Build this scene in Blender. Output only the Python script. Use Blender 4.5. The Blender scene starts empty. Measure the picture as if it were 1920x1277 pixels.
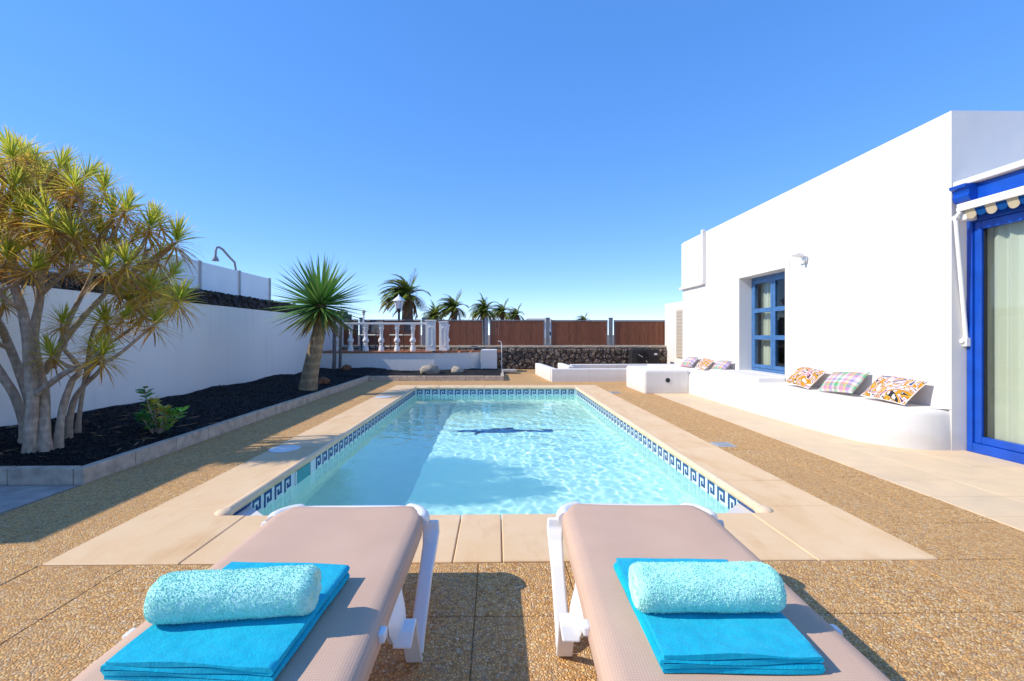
import bpy, bmesh, math, random
import numpy as np
from mathutils import Vector, Matrix, noise as mnoise

random.seed(7)
rng = np.random.RandomState(11)
R = math.radians
PI = math.pi
scene = bpy.context.scene
COL = scene.collection

# ------------------------------------------------------------------ camera
CAM_H = 1.05
FPX, CX, CY, YAW = 853.0, 941.4, 628.0, 0.0134      # in pixels of the 1920 px photograph
cam_d = bpy.data.cameras.new('camera')
cam_d.sensor_fit = 'HORIZONTAL'; cam_d.sensor_width = 36.0
cam_d.lens = FPX / 1920 * 36.0
cam_d.shift_x = (960 - CX) / 1920
cam_d.shift_y = (CY - 638.5) / 1920
cam_d.clip_start = 0.05; cam_d.clip_end = 9000
cam = bpy.data.objects.new('camera', cam_d); COL.objects.link(cam)
cam.location = (0, 0, CAM_H); cam.rotation_euler = (R(90), 0, -YAW)
scene.camera = cam

# ------------------------------------------------------------------ light
SUN_EL = R(38.5)
SUN_AZ = R(-97.5)          # compass angle from +Y towards +X of where the sun stands (left, a little behind the camera)
world = bpy.data.worlds.new('World'); scene.world = world; world.use_nodes = True
wn = world.node_tree.nodes; wl = world.node_tree.links
bg = wn['Background']
sky = wn.new('ShaderNodeTexSky'); sky.sky_type = 'NISHITA'; sky.sun_disc = False
sky.sun_elevation = SUN_EL; sky.sun_rotation = SUN_AZ
sky.altitude = 0; sky.air_density = 0.5; sky.dust_density = 0.0; sky.ozone_density = 2.4
gm = wn.new('ShaderNodeGamma'); gm.inputs[1].default_value = 0.45                          # the whole sky alike: the photograph's compressed,
hs = wn.new('ShaderNodeHueSaturation'); hs.inputs['Saturation'].default_value = 1.95; hs.inputs['Value'].default_value = 2.05; hs.inputs['Hue'].default_value = 0.515       # saturated development
wl.new(sky.outputs[0], gm.inputs[0]); wl.new(gm.outputs[0], hs.inputs['Color']); wl.new(hs.outputs[0], bg.inputs[0]); bg.inputs[1].default_value = 0.15
sun_d = bpy.data.lights.new('sun', 'SUN'); sun_d.energy = 2.25; sun_d.angle = R(0.53); sun_d.color = (1.0, 0.91, 0.78)
sun = bpy.data.objects.new('sun', sun_d); COL.objects.link(sun)
to_sun = Vector((math.sin(SUN_AZ) * math.cos(SUN_EL), math.cos(SUN_AZ) * math.cos(SUN_EL), math.sin(SUN_EL)))
sun.rotation_euler = to_sun.to_track_quat('Z', 'Y').to_euler()
try:
    sun_d.cycles.is_caustics_light = True
except Exception as e:
    print('caustics', e)
scene.view_settings.view_transform = 'Standard'
scene.view_settings.look = 'None'
scene.view_settings.exposure = 1.16
scene.view_settings.gamma = 1.0
scene.cycles.use_denoising = True
scene.cycles.max_bounces = 10
scene.cycles.transparent_max_bounces = 16
scene.cycles.transmission_bounces = 8
scene.cycles.diffuse_bounces = 8
scene.cycles.sample_clamp_indirect = 8.0

# ------------------------------------------------------------------ pixel helpers (photograph pixel -> ray)
FW = Vector((math.sin(YAW), math.cos(YAW), 0)); RT = Vector((math.cos(YAW), -math.sin(YAW), 0))
def ray(x, y): return FW + RT * ((x - CX) / FPX) + Vector((0, 0, (CY - y) / FPX))
CP = Vector((0, 0, CAM_H))
def G(x, y, z=0.0):
    r = ray(x, y); return CP + r * ((z - CAM_H) / r.z)
def AT(x, y, d): return CP + ray(x, y) * d
def ONX(x, y, X): r = ray(x, y); return CP + r * (X / r.x)
def ONY(x, y, Y): r = ray(x, y); return CP + r * (Y / r.y)

# ------------------------------------------------------------------ mesh builder
class MB:
    def __init__(s): s.v = []; s.f = []; s.sm = []; s.col = []
    def add(s, vs, fs, smooth=False, col=None):
        b = len(s.v); s.v += [tuple(p) for p in vs]
        for f in fs: s.f.append(tuple(i + b for i in f)); s.sm.append(smooth)
        s.col += [col if col else (1, 1, 1)] * len(vs)
    def box(s, x0, x1, y0, y1, z0, z1):
        s.add([(x0,y0,z0),(x1,y0,z0),(x1,y1,z0),(x0,y1,z0),(x0,y0,z1),(x1,y0,z1),(x1,y1,z1),(x0,y1,z1)],
              [(0,3,2,1),(4,5,6,7),(0,1,5,4),(1,2,6,5),(2,3,7,6),(3,0,4,7)])
    def prism(s, pts, z0, z1):
        """polygon pts (x,y) ccw extruded in z"""
        n = len(pts)
        s.add([(p[0],p[1],z0) for p in pts] + [(p[0],p[1],z1) for p in pts],
              [tuple(range(n-1,-1,-1)), tuple(range(n,2*n))] + [(i,(i+1)%n,n+(i+1)%n,n+i) for i in range(n)])
    def bar(s, a, b, w, h, up=(0,0,1)):
        a = Vector(a); b = Vector(b); d = (b-a).normalized(); u = Vector(up)
        if abs(d.dot(u)) > 0.99: u = Vector((0,1,0))
        sx = d.cross(u).normalized(); uz = sx.cross(d).normalized()
        o = [sx*w/2*i + uz*h/2*j for i,j in ((-1,-1),(1,-1),(1,1),(-1,1))]
        s.add([a+q for q in o]+[b+q for q in o], [(0,3,2,1),(4,5,6,7),(0,1,5,4),(1,2,6,5),(2,3,7,6),(3,0,4,7)])
    def tube(s, pts, rad, seg=10, cap=True, smooth=True, sq=1.0, col=None, closed=False):
        pts = [Vector(p) for p in pts]; n = len(pts)
        if not hasattr(rad, '__len__'): rad = [rad]*n
        ref = Vector((0,0,1)); vs = []; prev = None
        for i,p in enumerate(pts):
            if closed: d = (pts[(i+1)%n]-pts[i-1]).normalized()
            else: d = (pts[min(i+1,n-1)]-pts[max(i-1,0)]).normalized()
            if prev is None:
                u = ref if abs(d.dot(ref)) < 0.95 else Vector((1,0,0))
                u = (u - d*u.dot(d)).normalized()
            else:
                u = (prev - d*prev.dot(d)).normalized()
            prev = u; w = d.cross(u)
            for k in range(seg):
                a = 2*PI*k/seg
                vs.append(p + (w*math.cos(a) + u*math.sin(a)*sq)*rad[i])
        fs = []
        m = n if closed else n-1
        for i in range(m):
            j = (i+1) % n
            for k in range(seg):
                fs.append((i*seg+k, i*seg+(k+1)%seg, j*seg+(k+1)%seg, j*seg+k))
        if cap and not closed:
            fs.append(tuple(range(seg-1,-1,-1))); fs.append(tuple(range((n-1)*seg, n*seg)))
        s.add(vs, fs, smooth, col)
    def lathe(s, prof, c=(0,0,0), seg=14, smooth=True):
        n = len(prof); vs = []
        for r,z in prof:
            for k in range(seg):
                a = 2*PI*k/seg; vs.append((c[0]+r*math.cos(a), c[1]+r*math.sin(a), c[2]+z))
        fs = [(i*seg+k, i*seg+(k+1)%seg, (i+1)*seg+(k+1)%seg, (i+1)*seg+k) for i in range(n-1) for k in range(seg)]
        fs.append(tuple(range(seg-1,-1,-1))); fs.append(tuple(range((n-1)*seg, n*seg)))
        s.add(vs, fs, smooth)
    def grid(s, P, smooth=True, close_u=False):
        """P[i][j] points"""
        n = len(P); m = len(P[0]); vs = [p for row in P for p in row]
        fs = []
        for i in range(n if close_u else n-1):
            for j in range(m-1):
                a = i*m+j; b = ((i+1)%n)*m+j; fs.append((a, b, b+1, a+1))
        s.add(vs, fs, smooth)
    def mesh(s, name, off=(0,0,0)):
        me = bpy.data.meshes.new(name)
        o = Vector(off)
        me.from_pydata([(v[0]-o.x, v[1]-o.y, v[2]-o.z) for v in s.v], [], s.f)
        me.polygons.foreach_set('use_smooth', s.sm)
        if any(c != (1,1,1) for c in s.col):
            at = me.color_attributes.new('Col', 'FLOAT_COLOR', 'POINT')
            at.data.foreach_set('color', [x for c in s.col for x in (c[0],c[1],c[2],1.0)])
        if any(s.sm): me.set_sharp_from_angle(angle=R(58))
        me.update()
        return me

def wloc(o):
    l = Vector((0,0,0))
    while o: l = l + o.location; o = o.parent
    return l
def link(name, me, mat=None, parent=None, loc=(0,0,0), bev=0, seg=2, sub=0):
    o = bpy.data.objects.new(name, me); COL.objects.link(o)
    if mat and not me.materials: me.materials.append(mat)
    o.parent = parent; o.location = loc
    if bev:
        m = o.modifiers.new('bevel', 'BEVEL'); m.width = bev; m.segments = seg; m.limit_method = 'ANGLE'; m.angle_limit = R(35)
        m.harden_normals = False
    if sub:
        m = o.modifiers.new('sub', 'SUBSURF'); m.levels = sub; m.render_levels = sub
    return o
def part(name, mb, mat, parent=None, local=False, **k):
    """a mesh under a thing; mb is in world coordinates unless local"""
    off = (0,0,0) if (local or parent is None) else wloc(parent)
    return link(name, mb.mesh(name, off), mat, parent, **k)
def tag(o, label=None, cat=None, group=None, kind=None):
    if label: o['label'] = label
    if cat: o['category'] = cat
    if group: o['group'] = group
    if kind: o['kind'] = kind
    return o
def thing(name, label, cat, loc=(0,0,0), rot=(0,0,0), group=None):
    o = bpy.data.objects.new(name, None); COL.objects.link(o)
    o.empty_display_size = 0.1
    o.location = loc; o.rotation_euler = rot
    return tag(o, label, cat, group)
def copy_tree(o, parent=None):
    c = o.copy(); COL.objects.link(c); c.parent = parent
    for ch in list(o.children): copy_tree(ch, c)
    return c

# ------------------------------------------------------------------ materials
class NT:
    def __init__(s, name, rough=0.6, spec=0.5):
        s.m = bpy.data.materials.new(name); s.m.use_nodes = True
        s.n = s.m.node_tree.nodes; s.l = s.m.node_tree.links
        s.b = s.n['Principled BSDF']; s.out = s.n['Material Output']
        s.b.inputs['Roughness'].default_value = rough
        s.b.inputs['Specular IOR Level'].default_value = spec
    def node(s, t, **k):
        n = s.n.new(t)
        for a,v in k.items(): setattr(n, a, v)
        return n
    def set(s, sock, v):
        if isinstance(v, bpy.types.NodeSocket): s.l.new(v, sock)
        elif hasattr(v, '__len__') and len(v) == 3 and len(sock.default_value) == 4: sock.default_value = (*v, 1)
        else: sock.default_value = v
    def pos(s, obj=False, scale=None):
        if obj: o = s.node('ShaderNodeTexCoord').outputs['Object']
        else: o = s.node('ShaderNodeNewGeometry').outputs['Position']
        if scale:
            mp = s.node('ShaderNodeMapping'); s.l.new(o, mp.inputs[0]); mp.inputs['Scale'].default_value = scale; o = mp.outputs[0]
        return o
    def noise(s, vec, scale, detail=4, rough=0.55, dist=0.0):
        n = s.node('ShaderNodeTexNoise'); s.l.new(vec, n.inputs['Vector'])
        n.inputs['Scale'].default_value = scale; n.inputs['Detail'].default_value = detail
        n.inputs['Roughness'].default_value = rough; n.inputs['Distortion'].default_value = dist
        return n.outputs['Fac']
    def vor(s, vec, scale, feature='F1', out='Distance', rnd=1.0):
        n = s.node('ShaderNodeTexVoronoi'); n.feature = feature; s.l.new(vec, n.inputs['Vector'])
        n.inputs['Scale'].default_value = scale; n.inputs['Randomness'].default_value = rnd
        return n.outputs[out]
    def ramp(s, fac, stops, const=False):
        n = s.node('ShaderNodeValToRGB'); s.l.new(fac, n.inputs[0]); cr = n.color_ramp
        if const: cr.interpolation = 'CONSTANT'
        while len(cr.elements) < len(stops): cr.elements.new(0.5)
        for e,(p,c) in zip(cr.elements, stops):
            e.position = p; e.color = (*c, 1) if hasattr(c, '__len__') else (c, c, c, 1)
        return n.outputs[0]
    def mix(s, fac, a, b, mode='MIX'):
        n = s.node('ShaderNodeMix'); n.data_type = 'RGBA'; n.blend_type = mode
        s.set(n.inputs[0], fac); s.set(n.inputs[6], a); s.set(n.inputs[7], b)
        return n.outputs[2]
    def math(s, op, a, b=0.0, c=0.0):
        n = s.node('ShaderNodeMath'); n.operation = op; s.set(n.inputs[0], a); s.set(n.inputs[1], b); s.set(n.inputs[2], c)
        return n.outputs[0]
    def sep(s, vec):
        n = s.node('ShaderNodeSeparateXYZ'); s.l.new(vec, n.inputs[0]); return n.outputs
    def rand(s): return s.node('ShaderNodeObjectInfo').outputs['Random']
    def base(s, c): s.set(s.b.inputs['Base Color'], c)
    def bump(s, h, strength=0.3, dist=0.01):
        n = s.node('ShaderNodeBump'); s.l.new(h, n.inputs['Height']); n.inputs['Strength'].default_value = strength
        n.inputs['Distance'].default_value = dist
        old = s.b.inputs['Normal'].links
        if old: s.l.new(old[0].from_socket, n.inputs['Normal'])
        s.l.new(n.outputs[0], s.b.inputs['Normal'])

def simple(name, col, rough=0.5, spec=0.5, var=0.06, nscale=25, bump=0.0, bscale=200, metal=0.0, obj=False):
    t = NT(name, rough, spec); p = t.pos(obj)
    f = t.noise(p, nscale, 3)
    a = tuple(max(0, c*(1-var*2)) for c in col); b = tuple(min(1, c*(1+var)) for c in col)
    t.base(t.ramp(f, [(0.3, a), (0.7, b)]))
    t.b.inputs['Metallic'].default_value = metal
    if bump: t.bump(t.noise(p, bscale, 3), bump, 0.004)
    return t.m

def m_render_white(name, col=(0.76, 0.735, 0.69), dirt=0.14):
    t = NT(name, 0.75, 0.25); p = t.pos()
    f = t.noise(p, 1.3, 5, 0.6); g = t.noise(p, 9, 4)
    c = t.mix(t.math('MULTIPLY', t.ramp(f, [(0.45, 0.0), (0.8, 1.0)]), dirt), col, (0.55, 0.54, 0.52))
    c = t.mix(t.math('MULTIPLY', g, 0.07), c, (0.6, 0.6, 0.6))
    sk = t.noise(t.pos(scale=(7, 7, 0.35)), 1.0, 5, 0.65)
    c = t.mix(t.math('MULTIPLY', t.ramp(sk, [(0.55, 0.0), (0.85, 1.0)]), 0.30), c, (0.50, 0.47, 0.42))
    z = t.sep(p)[2]
    st = t.math('MULTIPLY', t.ramp(t.math('SUBTRACT', z, t.math('MULTIPLY', t.noise(p, 6, 4), 0.16)), [(0.0, 1.0), (0.10, 0.0)]), 0.3)
    c = t.mix(st, c, (0.52, 0.46, 0.38))                    # splash dirt just above the paving
    t.base(c)
    t.bump(t.noise(p, 2.2, 3), 0.25, 0.03); t.bump(t.noise(p, 55, 4), 0.12, 0.004)
    return t.m
def m_aggregate():
    t = NT('exposed_aggregate', 0.8, 0.12); p = t.pos()
    w = t.node('ShaderNodeVectorMath', operation='MULTIPLY_ADD')
    nz = t.node('ShaderNodeTexNoise'); t.l.new(p, nz.inputs['Vector']); nz.inputs['Scale'].default_value = 60
    t.l.new(nz.outputs['Color'], w.inputs[0]); w.inputs[1].default_value = (0.006,)*3; t.l.new(p, w.inputs[2])
    sc = 92
    col = t.sep(t.vor(w.outputs[0], sc, 'F1', 'Color'))
    c = t.ramp(col[0], [(0.0, (0.36, 0.19, 0.07)), (0.16, (0.70, 0.37, 0.12)), (0.40, (0.87, 0.51, 0.18)), (0.60, (0.95, 0.65, 0.28)),
                        (0.76, (0.59, 0.37, 0.20)), (0.90, (0.95, 0.76, 0.45)), (1.0, (0.32, 0.24, 0.17))])
    c = t.mix(t.math('MULTIPLY', col[1], 0.3), c, (0.85, 0.45, 0.16))
    e = t.vor(w.outputs[0], sc, 'DISTANCE_TO_EDGE')
    gap = t.ramp(e, [(0.0, 1.0), (0.13, 0.0)])
    c = t.mix(t.math('MULTIPLY', gap, 0.85), c, (0.21, 0.10, 0.04))
    big = t.noise(p, 1.4, 5, 0.65)
    c = t.mix(t.math('MULTIPLY', t.ramp(big, [(0.38, 0.0), (0.75, 1.0)]), 0.4), c, (0.53, 0.29, 0.12))
    r = t.node('ShaderNodeObjectInfo').outputs['Random']
    c = t.mix(t.math('MULTIPLY', r, 0.22), c, (0.55, 0.35, 0.17))
    t.base(c)
    h = t.ramp(e, [(0.0, 0.0), (0.28, 0.85), (0.6, 1.0)])
    t.bump(h, 0.75, 0.005)
    return t.m
def m_coping(name='cream_stone', a=(0.78, 0.53, 0.28), b=(0.62, 0.35, 0.13), stain=1.3):
    t = NT(name, 0.62, 0.35); p = t.pos(); pt = t.pos(scale=(3.0, 3.0, 3.0))
    f = t.noise(p, 2.6, 6, 0.62, 0.4)
    c = t.mix(t.ramp(f, [(0.35, 0.0), (0.75, 1.0)]), a, (0.84, 0.62, 0.38))
    s2 = t.noise(t.pos(scale=(1.0, 0.35, 1.0)), 5.5, 5, 0.6)
    c = t.mix(t.math('MULTIPLY', t.ramp(s2, [(0.5, 0.0), (0.78, 1.0)]), 0.55 * stain), c, b)
    c = t.mix(t.math('MULTIPLY', t.rand(), 0.22), c, (0.72, 0.49, 0.26))
    fine = t.noise(p, 120, 3)
    c = t.mix(t.math('MULTIPLY', fine, 0.12), c, (0.45, 0.33, 0.2))
    t.base(c)
    t.bump(t.noise(p, 14, 5), 0.2, 0.008); t.bump(fine, 0.15, 0.002)
    return t.m
def m_glass(name, tint=(0.9, 0.97, 0.95)):
    t = NT(name)
    tr = t.node('ShaderNodeBsdfTransparent'); tr.inputs[0].default_value = (*tint, 1)
    gl = t.node('ShaderNodeBsdfGlossy'); gl.inputs['Roughness'].default_value = 0.01
    fr = t.node('ShaderNodeFresnel'); fr.inputs[0].default_value = 1.5
    bm = t.node('ShaderNodeBump'); bm.inputs['Strength'].default_value = 0.05; bm.inputs['Distance'].default_value = 0.02
    t.l.new(t.noise(t.pos(), 2.0, 1), bm.inputs['Height']); t.l.new(bm.outputs[0], gl.inputs['Normal'])
    mx = t.node('ShaderNodeMixShader'); t.l.new(t.math('MULTIPLY', fr.outputs[0], 1.0), mx.inputs[0]); t.l.new(tr.outputs[0], mx.inputs[1]); t.l.new(gl.outputs[0], mx.inputs[2])
    t.l.new(mx.outputs[0], t.out.inputs[0]); t.n.remove(t.b)
    return t.m
def m_leaf(name, trans=0.35, rough=0.4):
    t = NT(name, rough, 0.4)
    at = t.node('ShaderNodeAttribute', attribute_name='Col').outputs['Color']
    v = t.noise(t.pos(), 12, 2)
    c = t.mix(t.math('MULTIPLY', v, 0.3), at, t.mix(1.0, at, (0.55, 0.5, 0.4), 'MULTIPLY'))
    t.base(c)
    tl = t.node('ShaderNodeBsdfTranslucent'); t.l.new(c, tl.inputs[0])
    mx = t.node('ShaderNodeMixShader'); mx.inputs[0].default_value = trans
    t.l.new(t.b.outputs[0], mx.inputs[1]); t.l.new(tl.outputs[0], mx.inputs[2]); t.l.new(mx.outputs[0], t.out.inputs[0])
    return t.m
def m_bark(name, a, b, ring=0.0, scale=(1, 1, 0.25), rs=0.35):
    t = NT(name, 0.85, 0.2); p = t.pos(scale=scale)
    f = t.noise(p, 22, 6, 0.65, 0.5)
    c = t.ramp(f, [(0.3, a), (0.7, b)])
    h = f
    if ring:
        z = t.sep(t.pos())[2]
        w = t.math('SINE', t.math('ADD', t.math('MULTIPLY', z, ring), t.math('MULTIPLY', t.noise(t.pos(), 5, 3), 7.0)))
        wr = t.ramp(w, [(0.0, 0.0), (0.6, 1.0)])
        c = t.mix(t.math('MULTIPLY', t.math('SUBTRACT', 1.0, wr), rs), c, tuple(x*0.45 for x in a))
        t.bump(wr, 0.4 if rs > 0.2 else 0.15, 0.01)
    t.base(c); t.bump(h, 0.6, 0.012)
    return t.m
def m_rock(name, cols, scale=9, pores=0.0):
    t = NT(name, 0.9, 0.2); p = t.pos()
    f = t.noise(p, scale, 7, 0.65, 0.3)
    n = len(cols)
    c = t.ramp(f, [(0.28 + 0.44*i/(n-1), cc) for i,cc in enumerate(cols)])
    c = t.mix(t.math('MULTIPLY', t.rand(), 0.45), c, t.mix(1.0, c, (0.55, 0.5, 0.47), 'MULTIPLY'))
    if pores:
        v = t.vor(p, 34, 'F1'); pr = t.ramp(v, [(0.12, 1.0), (0.3, 0.0)])
        c = t.mix(t.math('MULTIPLY', pr, pores), c, (0.05, 0.045, 0.04)); t.bump(t.ramp(v, [(0.0, 0.0), (0.35, 1.0)]), 0.8, 0.02)
    t.base(c); t.bump(t.noise(p, 40, 6, 0.7), 0.9, 0.03)
    return t.m

M = {}
M['white'] = m_render_white('white_render')
M['white_wall'] = m_render_white('white_render_boundary', (0.88, 0.84, 0.77), 0.10)
M['agg'] = m_aggregate()
M['coping'] = m_coping()
M['bull'] = m_coping('cream_bullnose', (0.80, 0.62, 0.42), (0.56, 0.36, 0.18), 0.8)
M['tile'] = m_coping('sand_floor_tile', (0.66, 0.52, 0.35), (0.58, 0.41, 0.23), 0.5)
M['grout'] = simple('sand_grout', (0.26, 0.19, 0.12), 0.9, 0.1, 0.1, 30, 0.3)
M['concrete'] = simple('grey_concrete', (0.42, 0.39, 0.35), 0.85, 0.2, 0.13, 9, 0.5, 90)
M['kerb'] = simple('kerb_concrete', (0.54, 0.44, 0.34), 0.88, 0.2, 0.16, 11, 0.6, 70)
M['earth'] = simple('dry_ground', (0.30, 0.22, 0.15), 0.95, 0.1, 0.2, 3, 0.4, 20)
M['mortar'] = simple('dark_mortar', (0.10, 0.085, 0.07), 0.95, 0.1, 0.2, 18, 0.6, 60)
M['lightmortar'] = simple('light_mortar', (0.42, 0.35, 0.26), 0.95, 0.1, 0.2, 18, 0.8, 50)
M['wplastic'] = simple('white_plastic', (0.83, 0.82, 0.79), 0.32, 0.5, 0.02, 6)
M['walu'] = simple('white_lacquered_metal', (0.82, 0.81, 0.77), 0.35, 0.5, 0.03, 6)
M['greymetal'] = simple('grey_galvanised', (0.20, 0.22, 0.24), 0.55, 0.5, 0.12, 12, 0.1, 60)
M['darkmetal'] = simple('dark_metal', (0.025, 0.026, 0.028), 0.45, 0.5, 0.1, 20)
M['black'] = simple('black_plastic', (0.012, 0.012, 0.013), 0.5, 0.4, 0.1, 20)
M['blue'] = simple('cobalt_lacquer', (0.006, 0.075, 0.46), 0.3, 0.5, 0.08, 8)
M['blue2'] = simple('window_blue_paint', (0.055, 0.16, 0.36), 0.38, 0.5, 0.1, 14)
M['glass'] = m_glass('pane_glass')
M['terracotta'] = simple('terracotta', (0.42, 0.15, 0.06), 0.6, 0.4, 0.2, 12, 0.2, 90)
M['leafA'] = m_leaf('dracaena_leaf', 0.6, 0.45); M['leafB'] = m_leaf('sword_leaf', 0.2, 0.35); M['leafP'] = m_leaf('palm_frond', 0.25, 0.4); M['leafS'] = m_leaf('shrub_leaf', 0.3, 0.35)
M['barkA'] = m_bark('dracaena_bark', (0.27, 0.19, 0.13), (0.58, 0.45, 0.33), 95, rs=0.14)
M['barkB'] = m_bark('dragon_bark', (0.24, 0.17, 0.10), (0.42, 0.32, 0.20), 42)
M['barkP'] = m_bark('palm_bark', (0.09, 0.06, 0.04), (0.22, 0.15, 0.10), 60)
M['barkT'] = m_bark('thin_trunk_bark', (0.10, 0.085, 0.08), (0.26, 0.23, 0.21), 130)
M['lava'] = m_rock('lava_stone', [(0.07, 0.058, 0.05), (0.19, 0.155, 0.125), (0.38, 0.31, 0.25)], 7)
M['lavablack'] = m_rock('black_lava_stone', [(0.03, 0.028, 0.029), (0.075, 0.07, 0.07), (0.15, 0.14, 0.13)], 9)
M['palerock'] = m_rock('pale_porous_rock', [(0.25, 0.21, 0.16), (0.48, 0.42, 0.33), (0.62, 0.56, 0.46)], 10, 0.8)
M['redrock'] = m_rock('reddish_rock', [(0.12, 0.045, 0.025), (0.27, 0.12, 0.06), (0.36, 0.19, 0.10)], 8)
def m_gravel():
    t = NT('black_picon_gravel', 0.9, 0.25); p = t.pos()
    c = t.ramp(t.sep(t.vor(p, 130, 'F1', 'Color'))[0], [(0.0, (0.006, 0.006, 0.007)), (0.6, (0.017, 0.016, 0.017)), (0.93, (0.035, 0.032, 0.03)), (1.0, (0.10, 0.09, 0.08))])
    t.base(c); t.bump(t.vor(p, 130, 'F1'), 1.0, 0.012); t.bump(t.noise(p, 25, 5, 0.7), 0.6, 0.03)
    return t.m
M['gravel'] = m_gravel()
def m_planks():
    t = NT('brown_stained_planks', 0.6, 0.3); p = t.pos(scale=(1, 1, 0.06))
    f = t.noise(p, 60, 5, 0.6)
    c = t.ramp(f, [(0.25, (0.14, 0.048, 0.022)), (0.6, (0.27, 0.10, 0.05)), (0.85, (0.40, 0.18, 0.10))])
    c = t.mix(t.math('MULTIPLY', t.rand(), 0.6), c, (0.17, 0.06, 0.032))
    t.base(c); t.bump(f, 0.4, 0.004)
    return t.m
M['planks'] = m_planks()
def m_fabric():
    t = NT('taupe_sling_fabric', 0.75, 0.25); p = t.pos(True)
    x, y, z = t.sep(p)
    w = t.math('SINE', t.math('MULTIPLY', x, 950.0)); w2 = t.math('SINE', t.math('MULTIPLY', y, 950.0))
    h = t.math('ADD', w, w2)
    f = t.noise(p, 5, 3)
    c = t.ramp(f, [(0.3, (0.64, 0.42, 0.285)), (0.7, (0.70, 0.47, 0.325))])
    c = t.mix(t.math('MULTIPLY', t.ramp(t.noise(p, 3.1, 4, 0.7), [(0.58, 0.0), (0.8, 1.0)]), 0.25), c, (0.50, 0.34, 0.26))
    c = t.mix(t.ramp(h, [(0.1, 0.26), (0.9, 0.0)]), c, (0.30, 0.24, 0.21))
    t.base(c); t.bump(h, 0.12, 0.0008); t.bump(t.noise(p, 4, 2), 0.15, 0.02)
    return t.m
M['fabric'] = m_fabric()
def m_towel(name, a, b, bs=260, dk=0.35):
    t = NT(name, 0.95, 0.1); p = t.pos(True)
    f = t.noise(p, 22, 4, 0.6); g = t.noise(p, bs, 3, 0.7)
    c = t.mix(t.ramp(f, [(0.35, 0.0), (0.7, 1.0)]), a, b)
    c = t.mix(t.math('MULTIPLY', t.ramp(g, [(0.35, 1.0), (0.6, 0.0)]), dk), c, tuple(x*0.55 for x in a))
    t.base(c); t.bump(g, 0.7 if dk > 0.2 else 0.3, 0.003); t.bump(t.noise(p, 30, 3), 0.35, 0.012)
    try: t.b.inputs['Sheen Weight'].default_value = 0.1
    except Exception: pass
    return t.m
M['towel'] = m_towel('turquoise_towel', (0.0, 0.44, 0.62), (0.012, 0.54, 0.72))
M['mint'] = m_towel('mint_towel', (0.40, 0.83, 0.71), (0.54, 0.90, 0.79), 180, 0.08)
def m_cush_abstract():
    t = NT('abstract_print', 0.85, 0.15)
    tc = t.node('ShaderNodeTexCoord').outputs['Object']
    ad = t.node('ShaderNodeVectorMath', operation='ADD'); t.l.new(tc, ad.inputs[0])
    cb = t.node('ShaderNodeCombineXYZ'); r = t.math('MULTIPLY', t.rand(), 37.0); t.l.new(r, cb.inputs[0]); t.l.new(r, cb.inputs[1]); t.l.new(cb.outputs[0], ad.inputs[1])
    f = t.noise(ad.outputs[0], 5.5, 1.5, 0.5, 1.6)
    O, W, P, K, N, Y = (0.56, 0.24, 0.015), (0.70, 0.67, 0.62), (0.60, 0.27, 0.32), (0.035, 0.03, 0.04), (0.06, 0.08, 0.20), (0.72, 0.46, 0.08)
    st = [(0.0, N), (0.30, W), (0.36, K), (0.375, O), (0.43, W), (0.455, K), (0.475, P), (0.50, W), (0.535, K), (0.55, O), (0.60, Y), (0.615, K), (0.655, W), (0.70, P)]
    t.base(t.ramp(f, st, True)); t.bump(t.noise(tc, 300, 2), 0.2, 0.001)
    return t.m
def m_cush_plaid():
    t = NT('pastel_plaid', 0.9, 0.1)
    tc = t.node('ShaderNodeTexCoord').outputs['Object']; x, y, z = t.sep(tc)
    Gn, Pk, Li, Ye, Wh, Or = (0.10, 0.38, 0.20), (0.62, 0.25, 0.34), (0.30, 0.22, 0.46), (0.62, 0.50, 0.16), (0.62, 0.60, 0.54), (0.55, 0.24, 0.10)
    a = t.ramp(t.math('FRACT', t.math('MULTIPLY', x, 4.4)), [(0.0, Gn), (0.2, Wh), (0.33, Pk), (0.55, Ye), (0.68, Li), (0.88, Wh)], True)
    b = t.ramp(t.math('FRACT', t.math('MULTIPLY', y, 5.6)), [(0.0, Wh), (0.25, Pk), (0.42, Gn), (0.6, Or), (0.7, Wh), (0.85, Li)], True)
    wv = t.math('ADD', t.math('SINE', t.math('MULTIPLY', x, 900)), t.math('SINE', t.math('MULTIPLY', y, 900)))
    t.base(t.mix(t.ramp(wv, [(0.3, 0.4), (0.7, 0.6)]), a, b)); t.bump(wv, 0.3, 0.001)
    return t.m
M['cabs'] = m_cush_abstract(); M['cplaid'] = m_cush_plaid()
def m_mosaic(name, a, b, grout, cell=0.025, axis='floor'):
    t = NT(name, 0.3, 0.5); p = t.pos()
    x, y, z = t.sep(p)
    vv = t.node('ShaderNodeCombineXYZ')
    if axis == 'floor': t.l.new(x, vv.inputs[0]); t.l.new(y, vv.inputs[1])
    else: t.l.new(t.math('ADD', x, y), vv.inputs[0]); t.l.new(z, vv.inputs[1])
    br = t.node('ShaderNodeTexBrick'); t.l.new(vv.outputs[0], br.inputs['Vector'])
    br.offset = 0.0; br.inputs['Scale'].default_value = 1.0; br.inputs['Brick Width'].default_value = cell; br.inputs['Row Height'].default_value = cell
    br.inputs['Mortar Size'].default_value = cell*0.05; br.inputs['Mortar Smooth'].default_value = 0.1
    br.inputs['Color1'].default_value = (*a, 1); br.inputs['Color2'].default_value = (*b, 1); br.inputs['Mortar'].default_value = (*grout, 1)
    t.base(br.outputs[0])
    return t.m
M['mosaic'] = m_mosaic('pale_pool_mosaic', (0.74, 0.97, 0.87), (0.86, 0.98, 0.92), (0.82, 0.94, 0.88))
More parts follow.
